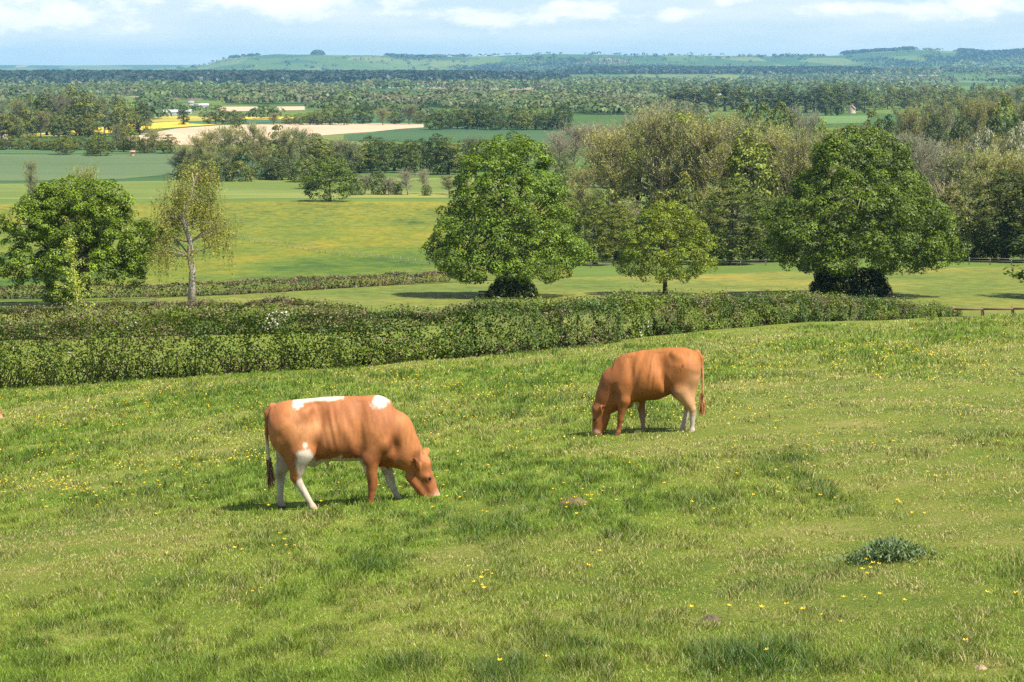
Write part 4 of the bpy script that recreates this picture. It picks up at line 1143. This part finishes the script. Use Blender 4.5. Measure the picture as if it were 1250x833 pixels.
# the wood left of the yellow fields
for i, px in enumerate(range(-14, 176, 14)):
    top = np.interp(px, [-14, 20, 60, 90, 130, 175], [128, 120, 112, 108, 118, 126]) + j(3)
    wood(_rc.choice(['leafy', 'tall', 'leafy', 'bud']), px + j(3), 1340 + j(30), top, 30, 'leftwood', _rc.choice([GY, G1, OL, DK]))
for i, px in enumerate(range(-8, 120, 19)):
    wood(_rc.choice(['bud', 'leafy', 'bush']), px + j(4), 1285 + j(12), 138 + j(5), 24, 'leftwoodfront', _rc.choice([OL, GY, BR]))
wood('tall', 2, 1150, 140, 34, 'leftedge', OL)
# trees along the far side of the ploughed field
for px, top, w, k, t in [(263, 129, 34, 'leafy', DK), (284, 135, 20, 'leafy', GY), (293, 137, 16, 'leafy', DK), (335, 138, 18, 'bud', OL), (352, 140, 16, 'leafy', OL), (366, 139, 18, 'leafy', OL), (378, 138, 18, 'leafy', G1), (388, 135, 22, 'leafy', OL), (402, 130, 24, 'leafy', G1), (420, 128, 24, 'leafy', DK), (443, 127, 26, 'dark', DK), (468, 132, 22, 'bud', OL), (482, 134, 20, 'leafy', GY), (500, 128, 24, 'bud', BR), (514, 136, 20, 'leafy', GY), (224, 128, 12, 'poplar', DK)]:
    wood(k, px, 1600 + j(25), top, w, 'ploughedge', t)
# dark copse
for i, px in enumerate(range(534, 694, 12)):
    wood(_rc.choice(['dark', 'leafy', 'dark', 'leafy']), px + j(3), 1470 + j(20), 132 + j(4), 24, 'copse', _rc.choice([DK, G1, OL]))
# poplar belts
for i, px in enumerate(range(826, 1066, 12)):
    wood(_rc.choice(['poplar', 'poplar', 'tall']), px + j(4), 2080 + j(60), 106 + j(5), 17, 'poplars', _rc.choice([GY, (.95, 1, 1.1)]))
wood('tall', 1008, 1900, 100, 20, 'poplars', (.8, .9, 1.0)); wood('tall', 1022, 1910, 106, 20, 'poplars', (.8, .9, 1.0))
for i, px in enumerate(range(1072, 1262, 14)):
    wood(_rc.choice(['leafy', 'tall', 'leafy', 'bud']), px + j(4), 2200 + j(80), 108 + j(4), 22, 'poplarsright', _rc.choice([GY, G1, OL]))
wood('dark', 1320, 224, 262, 150, 'outside', (1.3, 1.4, .9))

# labels
ORD = ['first', 'second', 'third', 'fourth', 'fifth', 'sixth', 'seventh', 'eighth', 'ninth', 'tenth', 'eleventh', 'twelfth', 'thirteenth', 'fourteenth', 'fifteenth', 'sixteenth', 'seventeenth', 'eighteenth', 'nineteenth', 'twentieth', 'twenty first', 'twenty second', 'twenty third', 'twenty fourth', 'twenty fifth', 'twenty sixth', 'twenty seventh']
ROWS = {'front': ('in front row of right wood', 'front row of the right hand wood'), 'middle': ('among tall trees of right wood', 'tall trees of the right hand wood'),
 'understorey': ('in undergrowth of right wood', 'lower growth of the right hand wood'), 'back': ('in back row of right wood', 'back row of the right hand wood'),
 'second': ('in farther brown wood at right', 'farther brown wood'), 'belt': ('in olive belt beyond meadows', 'olive tree belt'), 'beltfoot': ('at foot of olive tree belt', 'bushes along the olive belt'),
 'belttwo': ('in dark belt behind dome tree', 'dark tree belt'), 'bank': ('on bank above buttercup meadow', 'small trees on the bank'), 'boundary': ('beside blue green field', 'field edge trees'),
 'boundaryhedge': ('along far side of blue green field', 'bushes of the far field hedge'), 'leftwood': ('in wood by yellow field', 'wood left of the yellow field'), 'leftwoodfront': ('before the wood by yellow field', 'trees before the left wood'),
 'ploughedge': ('behind pale ploughed field', 'trees behind the ploughed field'), 'copse': ('in dark copse beyond ploughed field', 'dark copse'), 'poplars': ('in far grey poplar belt', 'far poplar belt'), 'poplarsright': ('in far belt at upper right', 'far right belt')}
ADJ = {'leafy': 'green leafy tree', 'tall': 'tall leafy tree', 'bush': 'low bush', 'poplar': 'tall poplar', 'dark': 'dark green tree', 'fine': 'bushy green tree', 'thorn': 'white blossoming tree', 'bare': 'bare brown tree', 'bud': 'olive budding tree', 'tallbud': 'tall budding tree'}
from collections import defaultdict
byrow = defaultdict(list)
for w_ in WOOD: byrow[w_[0]].append(w_)
for row, L in byrow.items():
    if row not in ROWS: continue
    kinds = defaultdict(list)
    for w_ in L: kinds[w_[1]].append(w_)
    for kd, ws in kinds.items():
        ws.sort(key=lambda q: q[2])
        for i, w_ in enumerate(ws):
            o = w_[4]; o['group'] = ROWS[row][1]
            o['label'] = (ADJ[kd] + ' ' + ROWS[row][0]) if len(ws) == 1 else f"{ORD[i]} {ADJ[kd]} from left {ROWS[row][0]}"
for w_ in byrow['thinone']: w_[4]['label'] = 'thin pale tree rising behind the top left of the left oak'
for w_ in byrow['thintwo']: w_[4]['label'] = 'yellowish budding tree peeping over the crown of the left oak'
for w_ in byrow['single']: w_[4]['label'] = 'lone round dark tree standing at the far end of the buttercup meadow'
for w_ in byrow['beside']: w_[4]['label'] = 'grey green tree just behind and left of the lone round tree'
for w_ in byrow['leftedge']: w_[4]['label'] = 'tall olive tree cut by the left edge before the far wood'
for w_ in byrow['outside']: w_[4]['label'] = 'tree outside the right edge that throws a shadow on the meadow'
for L in K.values():
    for pr in L:
        for ch in list(pr['root'].children): bpy.data.objects.remove(ch)
        bpy.data.objects.remove(pr['root'])

# ------------------------------------------------------------------ far woodland: one mass per wood
def far_wood(name, label, area, seed, cell, thr, count, hs, cols, nq, dlim=None, stretch=2.0):
    """low poly crowns merged in one mesh; area(px, d) -> allowed mask"""
    rng = np.random.default_rng(seed)
    (p0, p1, d0, d1) = area
    d = np.sqrt(rng.uniform(d0 ** 2, d1 ** 2, count * 8)); px = rng.uniform(p0, p1, count * 8)
    X = (px - 625) / F * d
    m = fbm(X / cell, d / (cell * stretch), seed, 3)
    # hedgerows: narrow lines along cell borders of a coarse net
    a = vnoise(X / 420., d / 900., seed + 5); hed = np.abs(((a * 7) % 1) - .5) > .478
    ok = (m > thr) | hed
    if dlim is not None: ok &= dlim(px, d)
    X, d, m = X[ok][:count], d[ok][:count], m[ok][:count]
    n = len(X)
    H = rng.uniform(*hs, n) * (1 - .35 * (rng.uniform(size=n) < .2))
    W_ = H * rng.uniform(.55, 1.0, n)
    Z = ground_z(X, d)
    ci = np.clip((vnoise(X / 130., d / 260., seed + 21) * 1.5 - .25) * len(cols) + rng.normal(size=n) * .7, 0, len(cols) - 1).astype(int); base = np.asarray(cols)[ci] * rng.uniform(.88, 1.14, (n, 1))
    k = np.repeat(np.arange(n), nq)
    v = rvec(rng, len(k)); v[:, 2] = np.abs(v[:, 2]) * 1.1 - .32
    P = np.stack([X[k] + v[:, 0] * W_[k], d[k] + v[:, 1] * W_[k], Z[k] + H[k] * (.42 + .52 * v[:, 2])], 1)
    mb = MB()
    leaves(mb, P, v + np.array([0, 0, .35]) + rvec(rng, len(k)) * .3, H[k] * (1.9 / math.sqrt(nq)) * rng.uniform(.7, 1.2, len(k)), base[k] * rng.uniform(.9, 1.1, (len(k), 1)), rng, .9)
    o = link(name, mb.mesh(name, LEAF)); tag(o, label, 'woodland', kind='stuff')
GREENS = [(.075, .115, .03), (.10, .145, .034), (.125, .165, .042), (.13, .145, .055), (.095, .14, .036), (.155, .16, .075)]
DARKS = [(.03, .05, .022), (.035, .055, .03), (.03, .045, .025)]
far_wood('woodland', 'scattered woods and hedgerows on the valley floor beyond the poplars', (-120, 1370, 2350, 4300), 301, 430, .55, 6000, (8, 18), GREENS, 36)
far_wood('woodland', 'scattered trees in the middle of the plain behind the ploughed fields', (180, 860, 1750, 2400), 302, 170, .5, 1500, (8, 14), GREENS, 40, lambda px, d: ~((px > 262) & (px < 375) & (d < 2290) & (d > 1850)))
far_wood('woodland', 'dark blue forest band along the plain at upper left', (-140, 690, 5500, 7000), 303, 1100, .28, 6500, (20, 29), DARKS, 14, lambda px, d: (d > 5500 + 400 * sstep(300, 700, px)))  # cloud shadow over this forest is put into its dark leaf colours
far_wood('woodland', 'dark wooded ridge before the hills at upper right', (630, 1390, 8400, 9400), 304, 900, .40, 3600, (16, 25), DARKS, 10)
far_wood('woodland', 'hazy woods on the plain below the hills', (-140, 1390, 4300, 10800), 305, 620, .53, 6500, (12, 22), GREENS, 14, lambda px, d: (d > 7100) | (px > 640) | (d < 5400))
far_wood('woodland', 'patchy woods and hedge lines on the far hills', (200, 1390, 11600, 14400), 306, 640, .60, 3400, (15, 24), DARKS + GREENS[:3], 9, lambda px, d: (d < 13300) | (px < 320) | (px > 470))
far_wood('woodland', 'dark wood covering the crest of the hill at far upper right', (1165, 1390, 12800, 14400), 307, 1000, .25, 1900, (20, 30), DARKS, 9)
far_wood('woodland', 'narrow wood on the hill crest right of the largest dark tree', (1025, 1110, 13800, 14400), 308, 1000, .2, 500, (20, 30), DARKS, 9)
# round clump on the hill crest
rng = np.random.default_rng(77); mb = MB()
xc, dc, zc = atd(388, 14050)
n = 2600; v = rvec(rng, n); v[:, 2] = np.abs(v[:, 2])
leaves(mb, np.array([xc, dc, zc - 3]) + v * np.array([52, 60, 36]), v + rvec(rng, n) * .4, 11 * rng.uniform(.6, 1.2, n), np.array([.035, .055, .025]) * rng.uniform(.7, 1.3, (n, 1)), rng, .8)
o = link('woodland', mb.mesh('woodland', LEAF)); tag(o, 'small round clump of trees on the bare hilltop at upper left', 'woodland', kind='stuff')
# ------------------------------------------------------------------ grass of the near pasture: real blades
rng = np.random.default_rng(900)
def patchiness(X, D):
    dry = fbm(X / 2.2 + 3, D / 6.5, 51, 4) + .13 * sstep(-1, 7, X) * sstep(45, 15, D)
    lush = fbm(X / .75, D / 2.6, 61, 3)
    return dry, lush
# explicit darker tufts and pale patches read off the photograph: (px, py, half width m, half depth m, kind)
TUFTS = [(540, 634, .22, .22), (785, 775, .22, .18), (600, 808, .25, .2), (1085, 800, .35, .22), (680, 800, .35, .18), (935, 815, .3, .2), (840, 560, .25, .2), (1120, 555, .3, .25), (1240, 705, .25, .2), (230, 605, .25, .3), (150, 625, .6, .35), (175, 800, .3, .2), (205, 812, .25, .2), (760, 660, .3, .25), (460, 690, .3, .2), (980, 560, .3, .25), (850, 620, .4, .3), (1020, 700, .3, .2), (720, 770, .4, .2), (940, 720, .3, .2), (500, 825, .3, .15)]
PALE = [(880, 520, 1.3, 1.0), (1060, 525, 1.6, 1.0), (1210, 815, .16, .12), (872, 760, .18, .09), (600, 625, .6, .3), (610, 810, .12, .1), (1210, 650, 1.0, .7), (1100, 650, .7, .4), (560, 680, .5, .3), (1200, 470, 2.5, 2.5), (960, 500, 1.5, 1.4), (130, 590, 1.0, .6), (1240, 640, .6, .5), (790, 545, .8, .6)]
def gauss_set(S, X, D):
    g_ = np.zeros_like(X)
    for (px, py, a, b) in S:
        x, y, z = at(px, py)
        g_ = np.maximum(g_, np.exp(-((X - x) / a) ** 2 - ((D - y) / (b * 2.2)) ** 2))
    return g_
mb = MB()
NB = 900000
# density falls with distance so that it stays even in view
t = rng.uniform(size=NB)
d0, d1 = 6.5, 74.0
pw = -0.35
D = (d0 ** pw + t * (d1 ** pw - d0 ** pw)) ** (1 / pw)
X = rng.uniform(-1, 1, NB) * (.285 * D + 1.0)
# gather part of the blades into tussocks
k = rng.integers(0, NB, NB); tus = rng.uniform(size=NB) < .45
cX, cD = X[(k // 24) * 24 % NB], D[(k // 24) * 24 % NB]
near_c = np.abs(D / cD - 1) < 2
X = np.where(tus, cX + rng.normal(size=NB) * .004 * cD, X); D = np.where(tus, cD + rng.normal(size=NB) * .006 * cD, D)
dry, lush = patchiness(X, D); tuft = fbm(X / .17, D / .34, 71, 2) - .5
tf = gauss_set(TUFTS, X, D); pl = gauss_set(PALE, X, D)
n = len(X)
pxm = D / 1966.0                                       # metres per picture pixel
hgt = np.clip(.026 + .0011 * D, .032, .085) * rng.uniform(.5, 1.3, n) * np.clip(1 + 2.4 * tuft, .5, 1.8) * (1 + .6 * sstep(.60, .76, lush) + .7 * tf) * (1 - .45 * pl) * (1 - .3 * sstep(.52, .66, dry))
sp_ = (rng.uniform(size=n) < np.clip(.21 + 2.0 * (dry - .46) + .6 * pl, .07, .8))
hgt = np.where(sp_, hgt * .7, hgt)
wid = np.maximum(.0042, pxm * .75) * rng.uniform(.6, 1.3, n)
Z = ground_z(X, D)
A = np.stack([X, D, Z - .008], 1)
lean = rng.normal(size=(n, 2)) * .55
T = A + np.stack([lean[:, 0] * hgt, lean[:, 1] * hgt, hgt], 1)
u = rng.uniform(size=n)
green = np.array([.150, .250, .020]); yel = np.array([.30, .33, .038]); straw = np.array([.46, .39, .17]); deep = np.array([.055, .115, .016])
a = np.clip(.22 + 1.9 * (dry - .42) + .25 * (u - .5), 0, 1)[:, None]
col = green * (1 - a) + yel * a
col = col * np.clip(1.04 - 1.9 * tuft, .5, 1.55)[:, None]
col = np.where(sp_[:, None], straw * rng.uniform(.7, 1.25, (n, 1)), col)
w = np.clip(sstep(.60, .74, lush) * .6 + tf * .7, 0, 1)[:, None] * (rng.uniform(size=(n, 1)) < .85)
col = col * (1 - w) + deep * w
col = col * rng.uniform(.6, 1.3, (n, 1))
s_ = np.stack([np.cos(u * 40), np.sin(u * 40) * .5, np.zeros(n)], 1) * wid[:, None] * .5
Mi = A * .45 + T * .55 + np.stack([lean[:, 0] * hgt * -.12, lean[:, 1] * hgt * -.12, hgt * .06], 1)
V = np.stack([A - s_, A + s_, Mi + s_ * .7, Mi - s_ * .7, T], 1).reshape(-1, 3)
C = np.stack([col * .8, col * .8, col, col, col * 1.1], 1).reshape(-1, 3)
ii = np.arange(n) * 5
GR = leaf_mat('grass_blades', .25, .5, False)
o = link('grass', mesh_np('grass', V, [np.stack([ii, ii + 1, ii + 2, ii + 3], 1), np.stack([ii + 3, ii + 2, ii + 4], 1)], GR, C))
tag(o, 'short grazed pasture grass with straw coloured and dark green patches', 'grass', kind='stuff')

# ------------------------------------------------------------------ buttercups
YEL, yn, yo = newmat('buttercup_petal')
p = nd(yn, 'ShaderNodeBsdfPrincipled', Roughness=.35); p.inputs['Base Color'].default_value = (.74, .48, .015, 1); yn.links.new(p.outputs[0], yo.inputs[0])
STEM, yn, yo = newmat('flower_stem')
p = nd(yn, 'ShaderNodeBsdfPrincipled', Roughness=.6); p.inputs['Base Color'].default_value = (.10, .17, .02, 1); yn.links.new(p.outputs[0], yo.inputs[0])
def cup(seed):
    r_ = np.random.default_rng(seed); V = []; Qd = []; mi = []
    h = .085; ln = r_.normal(size=2) * .01
    top = np.array([ln[0], ln[1], h])
    for i in range(5):
        a = i * 2 * np.pi / 5 + r_.uniform(-.1, .1); b_ = .42
        P = [top, top + np.array([math.cos(a - b_) * .011, math.sin(a - b_) * .011, .004]), top + np.array([math.cos(a) * .018, math.sin(a) * .018, .009]), top + np.array([math.cos(a + b_) * .011, math.sin(a + b_) * .011, .004])]
        Qd.append([len(V) + q for q in range(4)]); V += P; mi.append(0)
    for a in (0, 1.57):
        s0 = np.array([math.cos(a), math.sin(a), 0]) * .0016
        Qd.append([len(V) + q for q in range(4)]); V += [-s0, s0, top + s0 * .7, top - s0 * .7]; mi.append(1)
    return mesh_np('buttercup', V, [np.array(Qd)], [YEL, STEM], midx=mi)
CUPS = [cup(i) for i in range(4)]
LONE = [(1027, 750), (1055, 753), (1070, 747), (1028, 778), (1005, 777), (1066, 707), (1051, 713), (1060, 714), (1201, 740), (1181, 806), (1101, 749), (841, 762), (888, 757), (923, 763), (963, 760), (983, 767), (939, 818), (666, 830), (731, 690), (712, 710), (206, 690), (292, 688), (285, 684), (307, 738), (317, 737), (348, 679), (731, 606), (609, 829), (1240, 745), (520, 640)]
for (cx, cy, sx, sy, m) in [(589, 727, 9, 8, 10), (715, 629, 12, 9, 8), (345, 678, 8, 6, 5), (1060, 712, 8, 5, 3), (250, 610, 60, 8, 8)]:
    LONE += [(cx + rng.normal() * sx, cy + rng.normal() * sy) for _ in range(m)]
# yellow drifts farther up the field
DR = [(90, 605, 70, 9, 60), (40, 598, 40, 6, 30), (60, 560, 60, 9, 25), (100, 515, 70, 10, 50), (60, 492, 60, 4, 40), (200, 500, 80, 10, 40), (290, 562, 30, 10, 30), (180, 580, 40, 8, 25), (320, 520, 60, 25, 30), (470, 470, 70, 8, 40), (600, 470, 80, 14, 50), (560, 500, 60, 20, 30), (700, 480, 40, 20, 30), (900, 455, 60, 10, 45), (1010, 430, 80, 8, 70), (1110, 425, 70, 8, 60), (1050, 445, 90, 10, 50), (1190, 460, 50, 14, 30), (900, 500, 60, 20, 30), (640, 560, 90, 25, 25), (990, 555, 80, 25, 25), (780, 500, 60, 20, 30), (400, 455, 60, 5, 40), (190, 478, 90, 5, 50)]
pts = []
for (cx, cy, sx, sy, m) in DR:
    pts += [(cx + rng.normal() * sx, cy + rng.normal() * sy) for _ in range(int(m * 1.15))]
pts += [(rng.uniform(0, 1250), rng.uniform(410, 640)) for _ in range(330)]
pts = [p for p in pts if p[1] > np.interp(p[0], [0, 300, 600, 840, 1000, 1150, 1250], [478, 462, 441, 419, 408, 396, 392]) + 1]
wp = sorted([(at(*p)) for p in LONE + pts], key=lambda q: q[1])
ind, rest = wp[:300], wp[300:]
for i, (x, y, z) in enumerate(ind):
    o = bpy.data.objects.new('buttercup', CUPS[i % 4]); COL.objects.link(o)
    o.location = (x, y, z); o.rotation_euler = (rng.normal() * .12, rng.normal() * .12, rng.uniform(0, 6.28)); s1 = rng.uniform(.85, 1.25); o.scale = (s1, s1, s1)
    tag(o, 'small yellow buttercup standing in the short pasture grass', 'flower', 'buttercups in the near pasture')
rest = np.array(rest); nR = len(rest)
mb = MB()
Pf = np.repeat(rest, 2, 0) + rng.normal(size=(nR * 2, 3)) * np.array([.05, .05, 0]); Pf[:, 2] = ground_z(Pf[:, 0], Pf[:, 1]) + rng.uniform(.07, .13, len(Pf))
sz = np.clip(.015 + .00035 * Pf[:, 1], .018, .04)
leaves(mb, Pf, rvec(rng, len(Pf)) * .5 + np.array([0, -.5, 1]), sz * rng.uniform(.7, 1.2, len(Pf)), np.array([.74, .50, .025]) * rng.uniform(.8, 1.1, (len(Pf), 1)), rng, .9)
slivers(mb, np.stack([Pf[:, 0], Pf[:, 1], Pf[:, 2] - .12], 1), Pf, .006, (.10, .17, .02), rng)
o = link('buttercup_drifts', mb.mesh('buttercup_drifts', leaf_mat('far_petals', .2, .45, False)))
tag(o, 'drifts of yellow buttercups farther up the pasture toward the hedge', 'flowers', kind='stuff')

# ------------------------------------------------------------------ small things lying in the pasture
def thistle():
    r_ = np.random.default_rng(5)
    x, y, z = at(1078, 690)
    e = bpy.data.objects.new('thistle_clump', None); COL.objects.link(e); e.location = (x, y, z)
    tag(e, 'low grey green thistle clump spreading in the grass at lower right', 'weed')
    mb = MB(); n = 1700
    A = np.stack([r_.normal(size=n) * .145 + .02, r_.normal(size=n) * .12, np.zeros(n)], 1)
    A[:, 2] = ground_z(A[:, 0] + x, A[:, 1] + y) - z
    hh = .10 * np.exp(-((A[:, 0] - .05) / .2) ** 2) + .05
    A[:, 2] += r_.uniform(0, 1, n) * hh
    B = A + rvec(r_, n) * np.array([.045, .045, .02]) + np.array([0, 0, .03])
    slivers(mb, A, B, .013, np.array([.12, .175, .065]) * r_.uniform(.45, 1.4, (n, 1)), r_)
    link('foliage', mb.mesh('foliage', leaf_mat('thistle_leaf', .1, .6, False)), e)
    for k in range(9):
        mb = MB()
        a0 = np.array([r_.normal() * .13 + .04, r_.normal() * .06, -.01]); mb.tube([a0, a0 + np.array([r_.normal() * .02, 0, .08]), a0 + np.array([r_.normal() * .04, 0, .17])], [.006, .005, .003], 5, (.09, .11, .05))
        link('stem', mb.mesh('stem', STEM), e)
thistle()
SOIL = vcol_mat('dry_soil', .95, .9, 18., .45)
def lump(name, label, cat, px, py, rx, ry, h, col, seed, straw_n=0):
    r_ = np.random.default_rng(seed); x, y, z = at(px, py)
    nr_, na = 9, 22; V = [(0, 0, h)]; 
    for i in range(1, nr_ + 1):
        for k in range(na):
            a = k * 2 * np.pi / na; f = i / nr_; w_ = 1 + .25 * (vnoise(np.array([math.cos(a) * 2 + seed]), np.array([math.sin(a) * 2]), seed)[0] - .5)
            xx, yy = math.cos(a) * rx * f * w_, math.sin(a) * ry * f * w_
            zz = h * (1 - f * f) * (1 + .5 * (r_.uniform() - .5)) - .02 * f
            V.append((xx, yy, zz + gz(x + xx, y + yy) - z))
    T = [(0, 1 + k, 1 + (k + 1) % na) for k in range(na)]
    Qd = [(1 + i * na + k, 1 + (i + 1) * na + k, 1 + (i + 1) * na + (k + 1) % na, 1 + i * na + (k + 1) % na) for i in range(nr_ - 1) for k in range(na)]
    C = np.asarray(col) * r_.uniform(.7, 1.25, (len(V), 1))
    mb = MB(); mb.add(V, Qd, T, C)
    o = link(name, mb.mesh(name, SOIL, smooth=True), None, (x, y, z)); tag(o, label, cat)
lump('molehill', 'small brown earth mound in the grass right of the white legged cow', 'mound', 699, 616, .17, .16, .07, (.21, .15, .075), 3)
lump('dung_pat', 'flat grey brown dung pat in the grass at lower right of centre', 'dung', 868, 761, .10, .12, .025, (.15, .11, .075), 4)
lump('dung_pat', 'pale dry dung pat at the lower right corner of the pasture', 'dung', 1197, 817, .05, .085, .018, (.42, .31, .19), 5)
lump('dung_pat', 'dark thin dung pat in the grass left of the brown earth mound', 'dung', 662, 609, .13, .12, .02, (.07, .07, .04), 6)

# ------------------------------------------------------------------ fences
def rail_fence(name, label, line, h, col, rails, sect, post=.07, off=(0, 0)):
    """line: (photo x, distance) points; posts every `sect` metres with rails on the near side"""
    pts = np.array([atd(*p)[:2] for p in line]); seg = np.concatenate([[0], np.cumsum(np.linalg.norm(np.diff(pts, axis=0), axis=1))])
    q = np.arange(0, seg[-1], sect); xs = np.interp(q, seg, pts[:, 0]); ys = np.interp(q, seg, pts[:, 1]); zs = ground_z(xs, ys)
    r_ = np.random.default_rng(9)
    e = bpy.data.objects.new(name, None); COL.objects.link(e); e.location = (xs[0], ys[0], zs[0]); tag(e, label, 'fence')
    o0 = np.array(e.location)
    hs = h * r_.uniform(.95, 1.06, len(q))
    for i in range(len(q)):
        mb = MB(); mb.box(np.array([xs[i], ys[i], zs[i] + hs[i] / 2 - .1]) - o0, (post, post, hs[i] / 2 + .1), r_.uniform(-.1, .1), np.asarray(col) * r_.uniform(.85, 1.2), .95)
        link('post', mb.mesh('post', TIMBER), e)
    for i in range(len(q) - 1):
        for rz_, th in rails:
            a = np.array([xs[i], ys[i] - post - .018, zs[i] + rz_ * h]) - o0; b = np.array([xs[i + 1], ys[i + 1] - post - .018, zs[i + 1] + rz_ * h]) - o0
            mb = MB(); c = (a + b) / 2; L_ = np.linalg.norm(b - a) / 2 + .03
            d_ = (b - a) / np.linalg.norm(b - a); w_ = np.array([-d_[1], d_[0], 0]) * .016; up = np.array([0, 0, th])
            P = [a - w_ - up, b - w_ - up, b + w_ - up, a + w_ - up, a - w_ + up, b - w_ + up, b + w_ + up, a + w_ + up]
            mb.add(P, [(0, 3, 2, 1), (4, 5, 6, 7), (0, 1, 5, 4), (1, 2, 6, 5), (2, 3, 7, 6), (3, 0, 4, 7)], None, np.asarray(col) * r_.uniform(.75, 1.15))
            link('rail', mb.mesh('rail', TIMBER), e)
rail_fence('wooden_fence', 'weathered brown post and rail fence leaving the end of the long hedge at right', [(1163, 109), (1262, 107), (1330, 106)], .95, (.20, .14, .09), [(.90, .06), (.42, .05)], 1.65, .075)
rail_fence('wooden_fence', 'far pale post and rail fence before the dark trees at the right edge', [(1183, 326), (1300, 322)], 1.2, (.20, .18, .14), [(.9, .04), (.55, .04)], 3.4, .08)
rail_fence('wire_fence', 'thin grey post and wire fence crossing the buttercup meadow', [(286, 420), (350, 392), (420, 362), (470, 346), (505, 335), (540, 322)], 1.1, (.24, .23, .18), [(.92, .012), (.6, .012)], 3.2, .045)
rail_fence('wooden_fence', 'low grey field fence along the wood edge behind the small round tree', [(660, 322), (760, 324), (880, 326), (985, 326)], 1.0, (.14, .13, .10), [(.9, .04), (.5, .04)], 4.2, .07)

# ------------------------------------------------------------------ far farm buildings
PAINT = vcol_mat('sheet_and_render', .7, .1, 3., .12)
def barn(name, label, px, d, L_, Wd, wallh, roofh, wall, roof, rz=0.0, chimney=False):
    x, y, z = atd(px, d)
    e = bpy.data.objects.new(name, None); COL.objects.link(e); e.location = (x, y, z - .1); e.rotation_euler = (0, 0, rz); tag(e, label, 'barn' if 'barn' in name else 'house')
    a, b = L_ / 2, Wd / 2
    mb = MB()
    V = [(-a, -b, 0), (a, -b, 0), (a, b, 0), (-a, b, 0), (-a, -b, wallh), (a, -b, wallh), (a, b, wallh), (-a, b, wallh), (-a, 0, wallh + roofh), (a, 0, wallh + roofh)]
    mb.add(V, [(0, 1, 5, 4), (2, 3, 7, 6), (1, 2, 6, 5), (3, 0, 4, 7)], [(5, 6, 9), (7, 4, 8)], wall); w_ = link('wall', mb.mesh('wall', PAINT), e)
    mb = MB(); o_ = .5; k = roofh / b
    for sy in (-1, 1):
        P = [(-a - o_, sy * (b + o_), wallh - k * o_ + .05), (a + o_, sy * (b + o_), wallh - k * o_ + .05), (a + o_, 0, wallh + roofh + .05), (-a - o_, 0, wallh + roofh + .05)]
        P2 = [(q[0], q[1], q[2] + .2) for q in P]
        mb.add(P + P2, [(0, 1, 2, 3), (4, 5, 6, 7), (0, 1, 5, 4), (1, 2, 6, 5), (2, 3, 7, 6), (3, 0, 4, 7)], None, roof)
    rf = link('roof', mb.mesh('roof', PAINT), e)
    if chimney:
        mb = MB(); mb.box((a * .7, 0, wallh + roofh + .5), (.45, .45, .9), C=(.25, .13, .09)); link('chimney', mb.mesh('chimney', PAINT), rf)
    for i in range(3 if chimney else (2 if L_ > 5 else 0)):
        mb = MB(); xx = -a * .6 + i * a * .6
        mb.box((xx, -b - .03, wallh * .5), ((.5, .06, .6) if chimney else (1.8, .06, wallh * .4)), C=(.06, .07, .08)); link('window' if chimney else 'door', mb.mesh('window', PAINT), e)
WHT = (.62, .62, .62); 
barn('barn', 'long low white roofed barn left of the dark tree, on the far plain', 203, 1960, 26, 11, 2.6, 2.0, (.40, .40, .40), (.58, .58, .58), .1)
barn('barn', 'second pale barn just right of the long white roofed barn', 226, 1990, 13, 9, 2.6, 1.7, (.40, .38, .35), (.50, .50, .50), -.1)
barn('barn', 'small grey barn behind the pale ploughed strip', 245, 2300, 18, 8, 3, 2.0, (.38, .38, .38), (.45, .47, .49), .1)
barn('house', 'white far cottage above the long barn', 208, 2500, 7, 6, 3.2, 2.2, (.50, .48, .44), (.30, .28, .26), .2, True)
barn('house', 'white far cottage near the grey barn', 233, 2480, 7, 6, 3.2, 2.2, (.52, .50, .46), (.32, .29, .27), .3, True)
barn('house', 'cream gabled house with terracotta roof among the far grey poplars', 1040, 2010, 6.5, 7, 5.0, 3.2, (.66, .50, .36), (.45, .28, .18), 1.3, True)
barn('house', 'pale pink farmhouse beside the far field left of the big dark tree', 874, 3000, 16, 9, 5.0, 3.5, (.62, .48, .40), (.42, .32, .27), .1, True)
barn('house', 'pale building cut by the left edge before the far wood', 3, 1180, 6, 6, 3.5, 2.2, (.62, .56, .52), (.40, .34, .30), .1, True)
barn('brick_hut', 'tiny brick red hut on the edge of the blue green field', 162, 1000, 1.7, 1.7, 2.4, .35, (.48, .28, .19), (.45, .27, .19), .1)
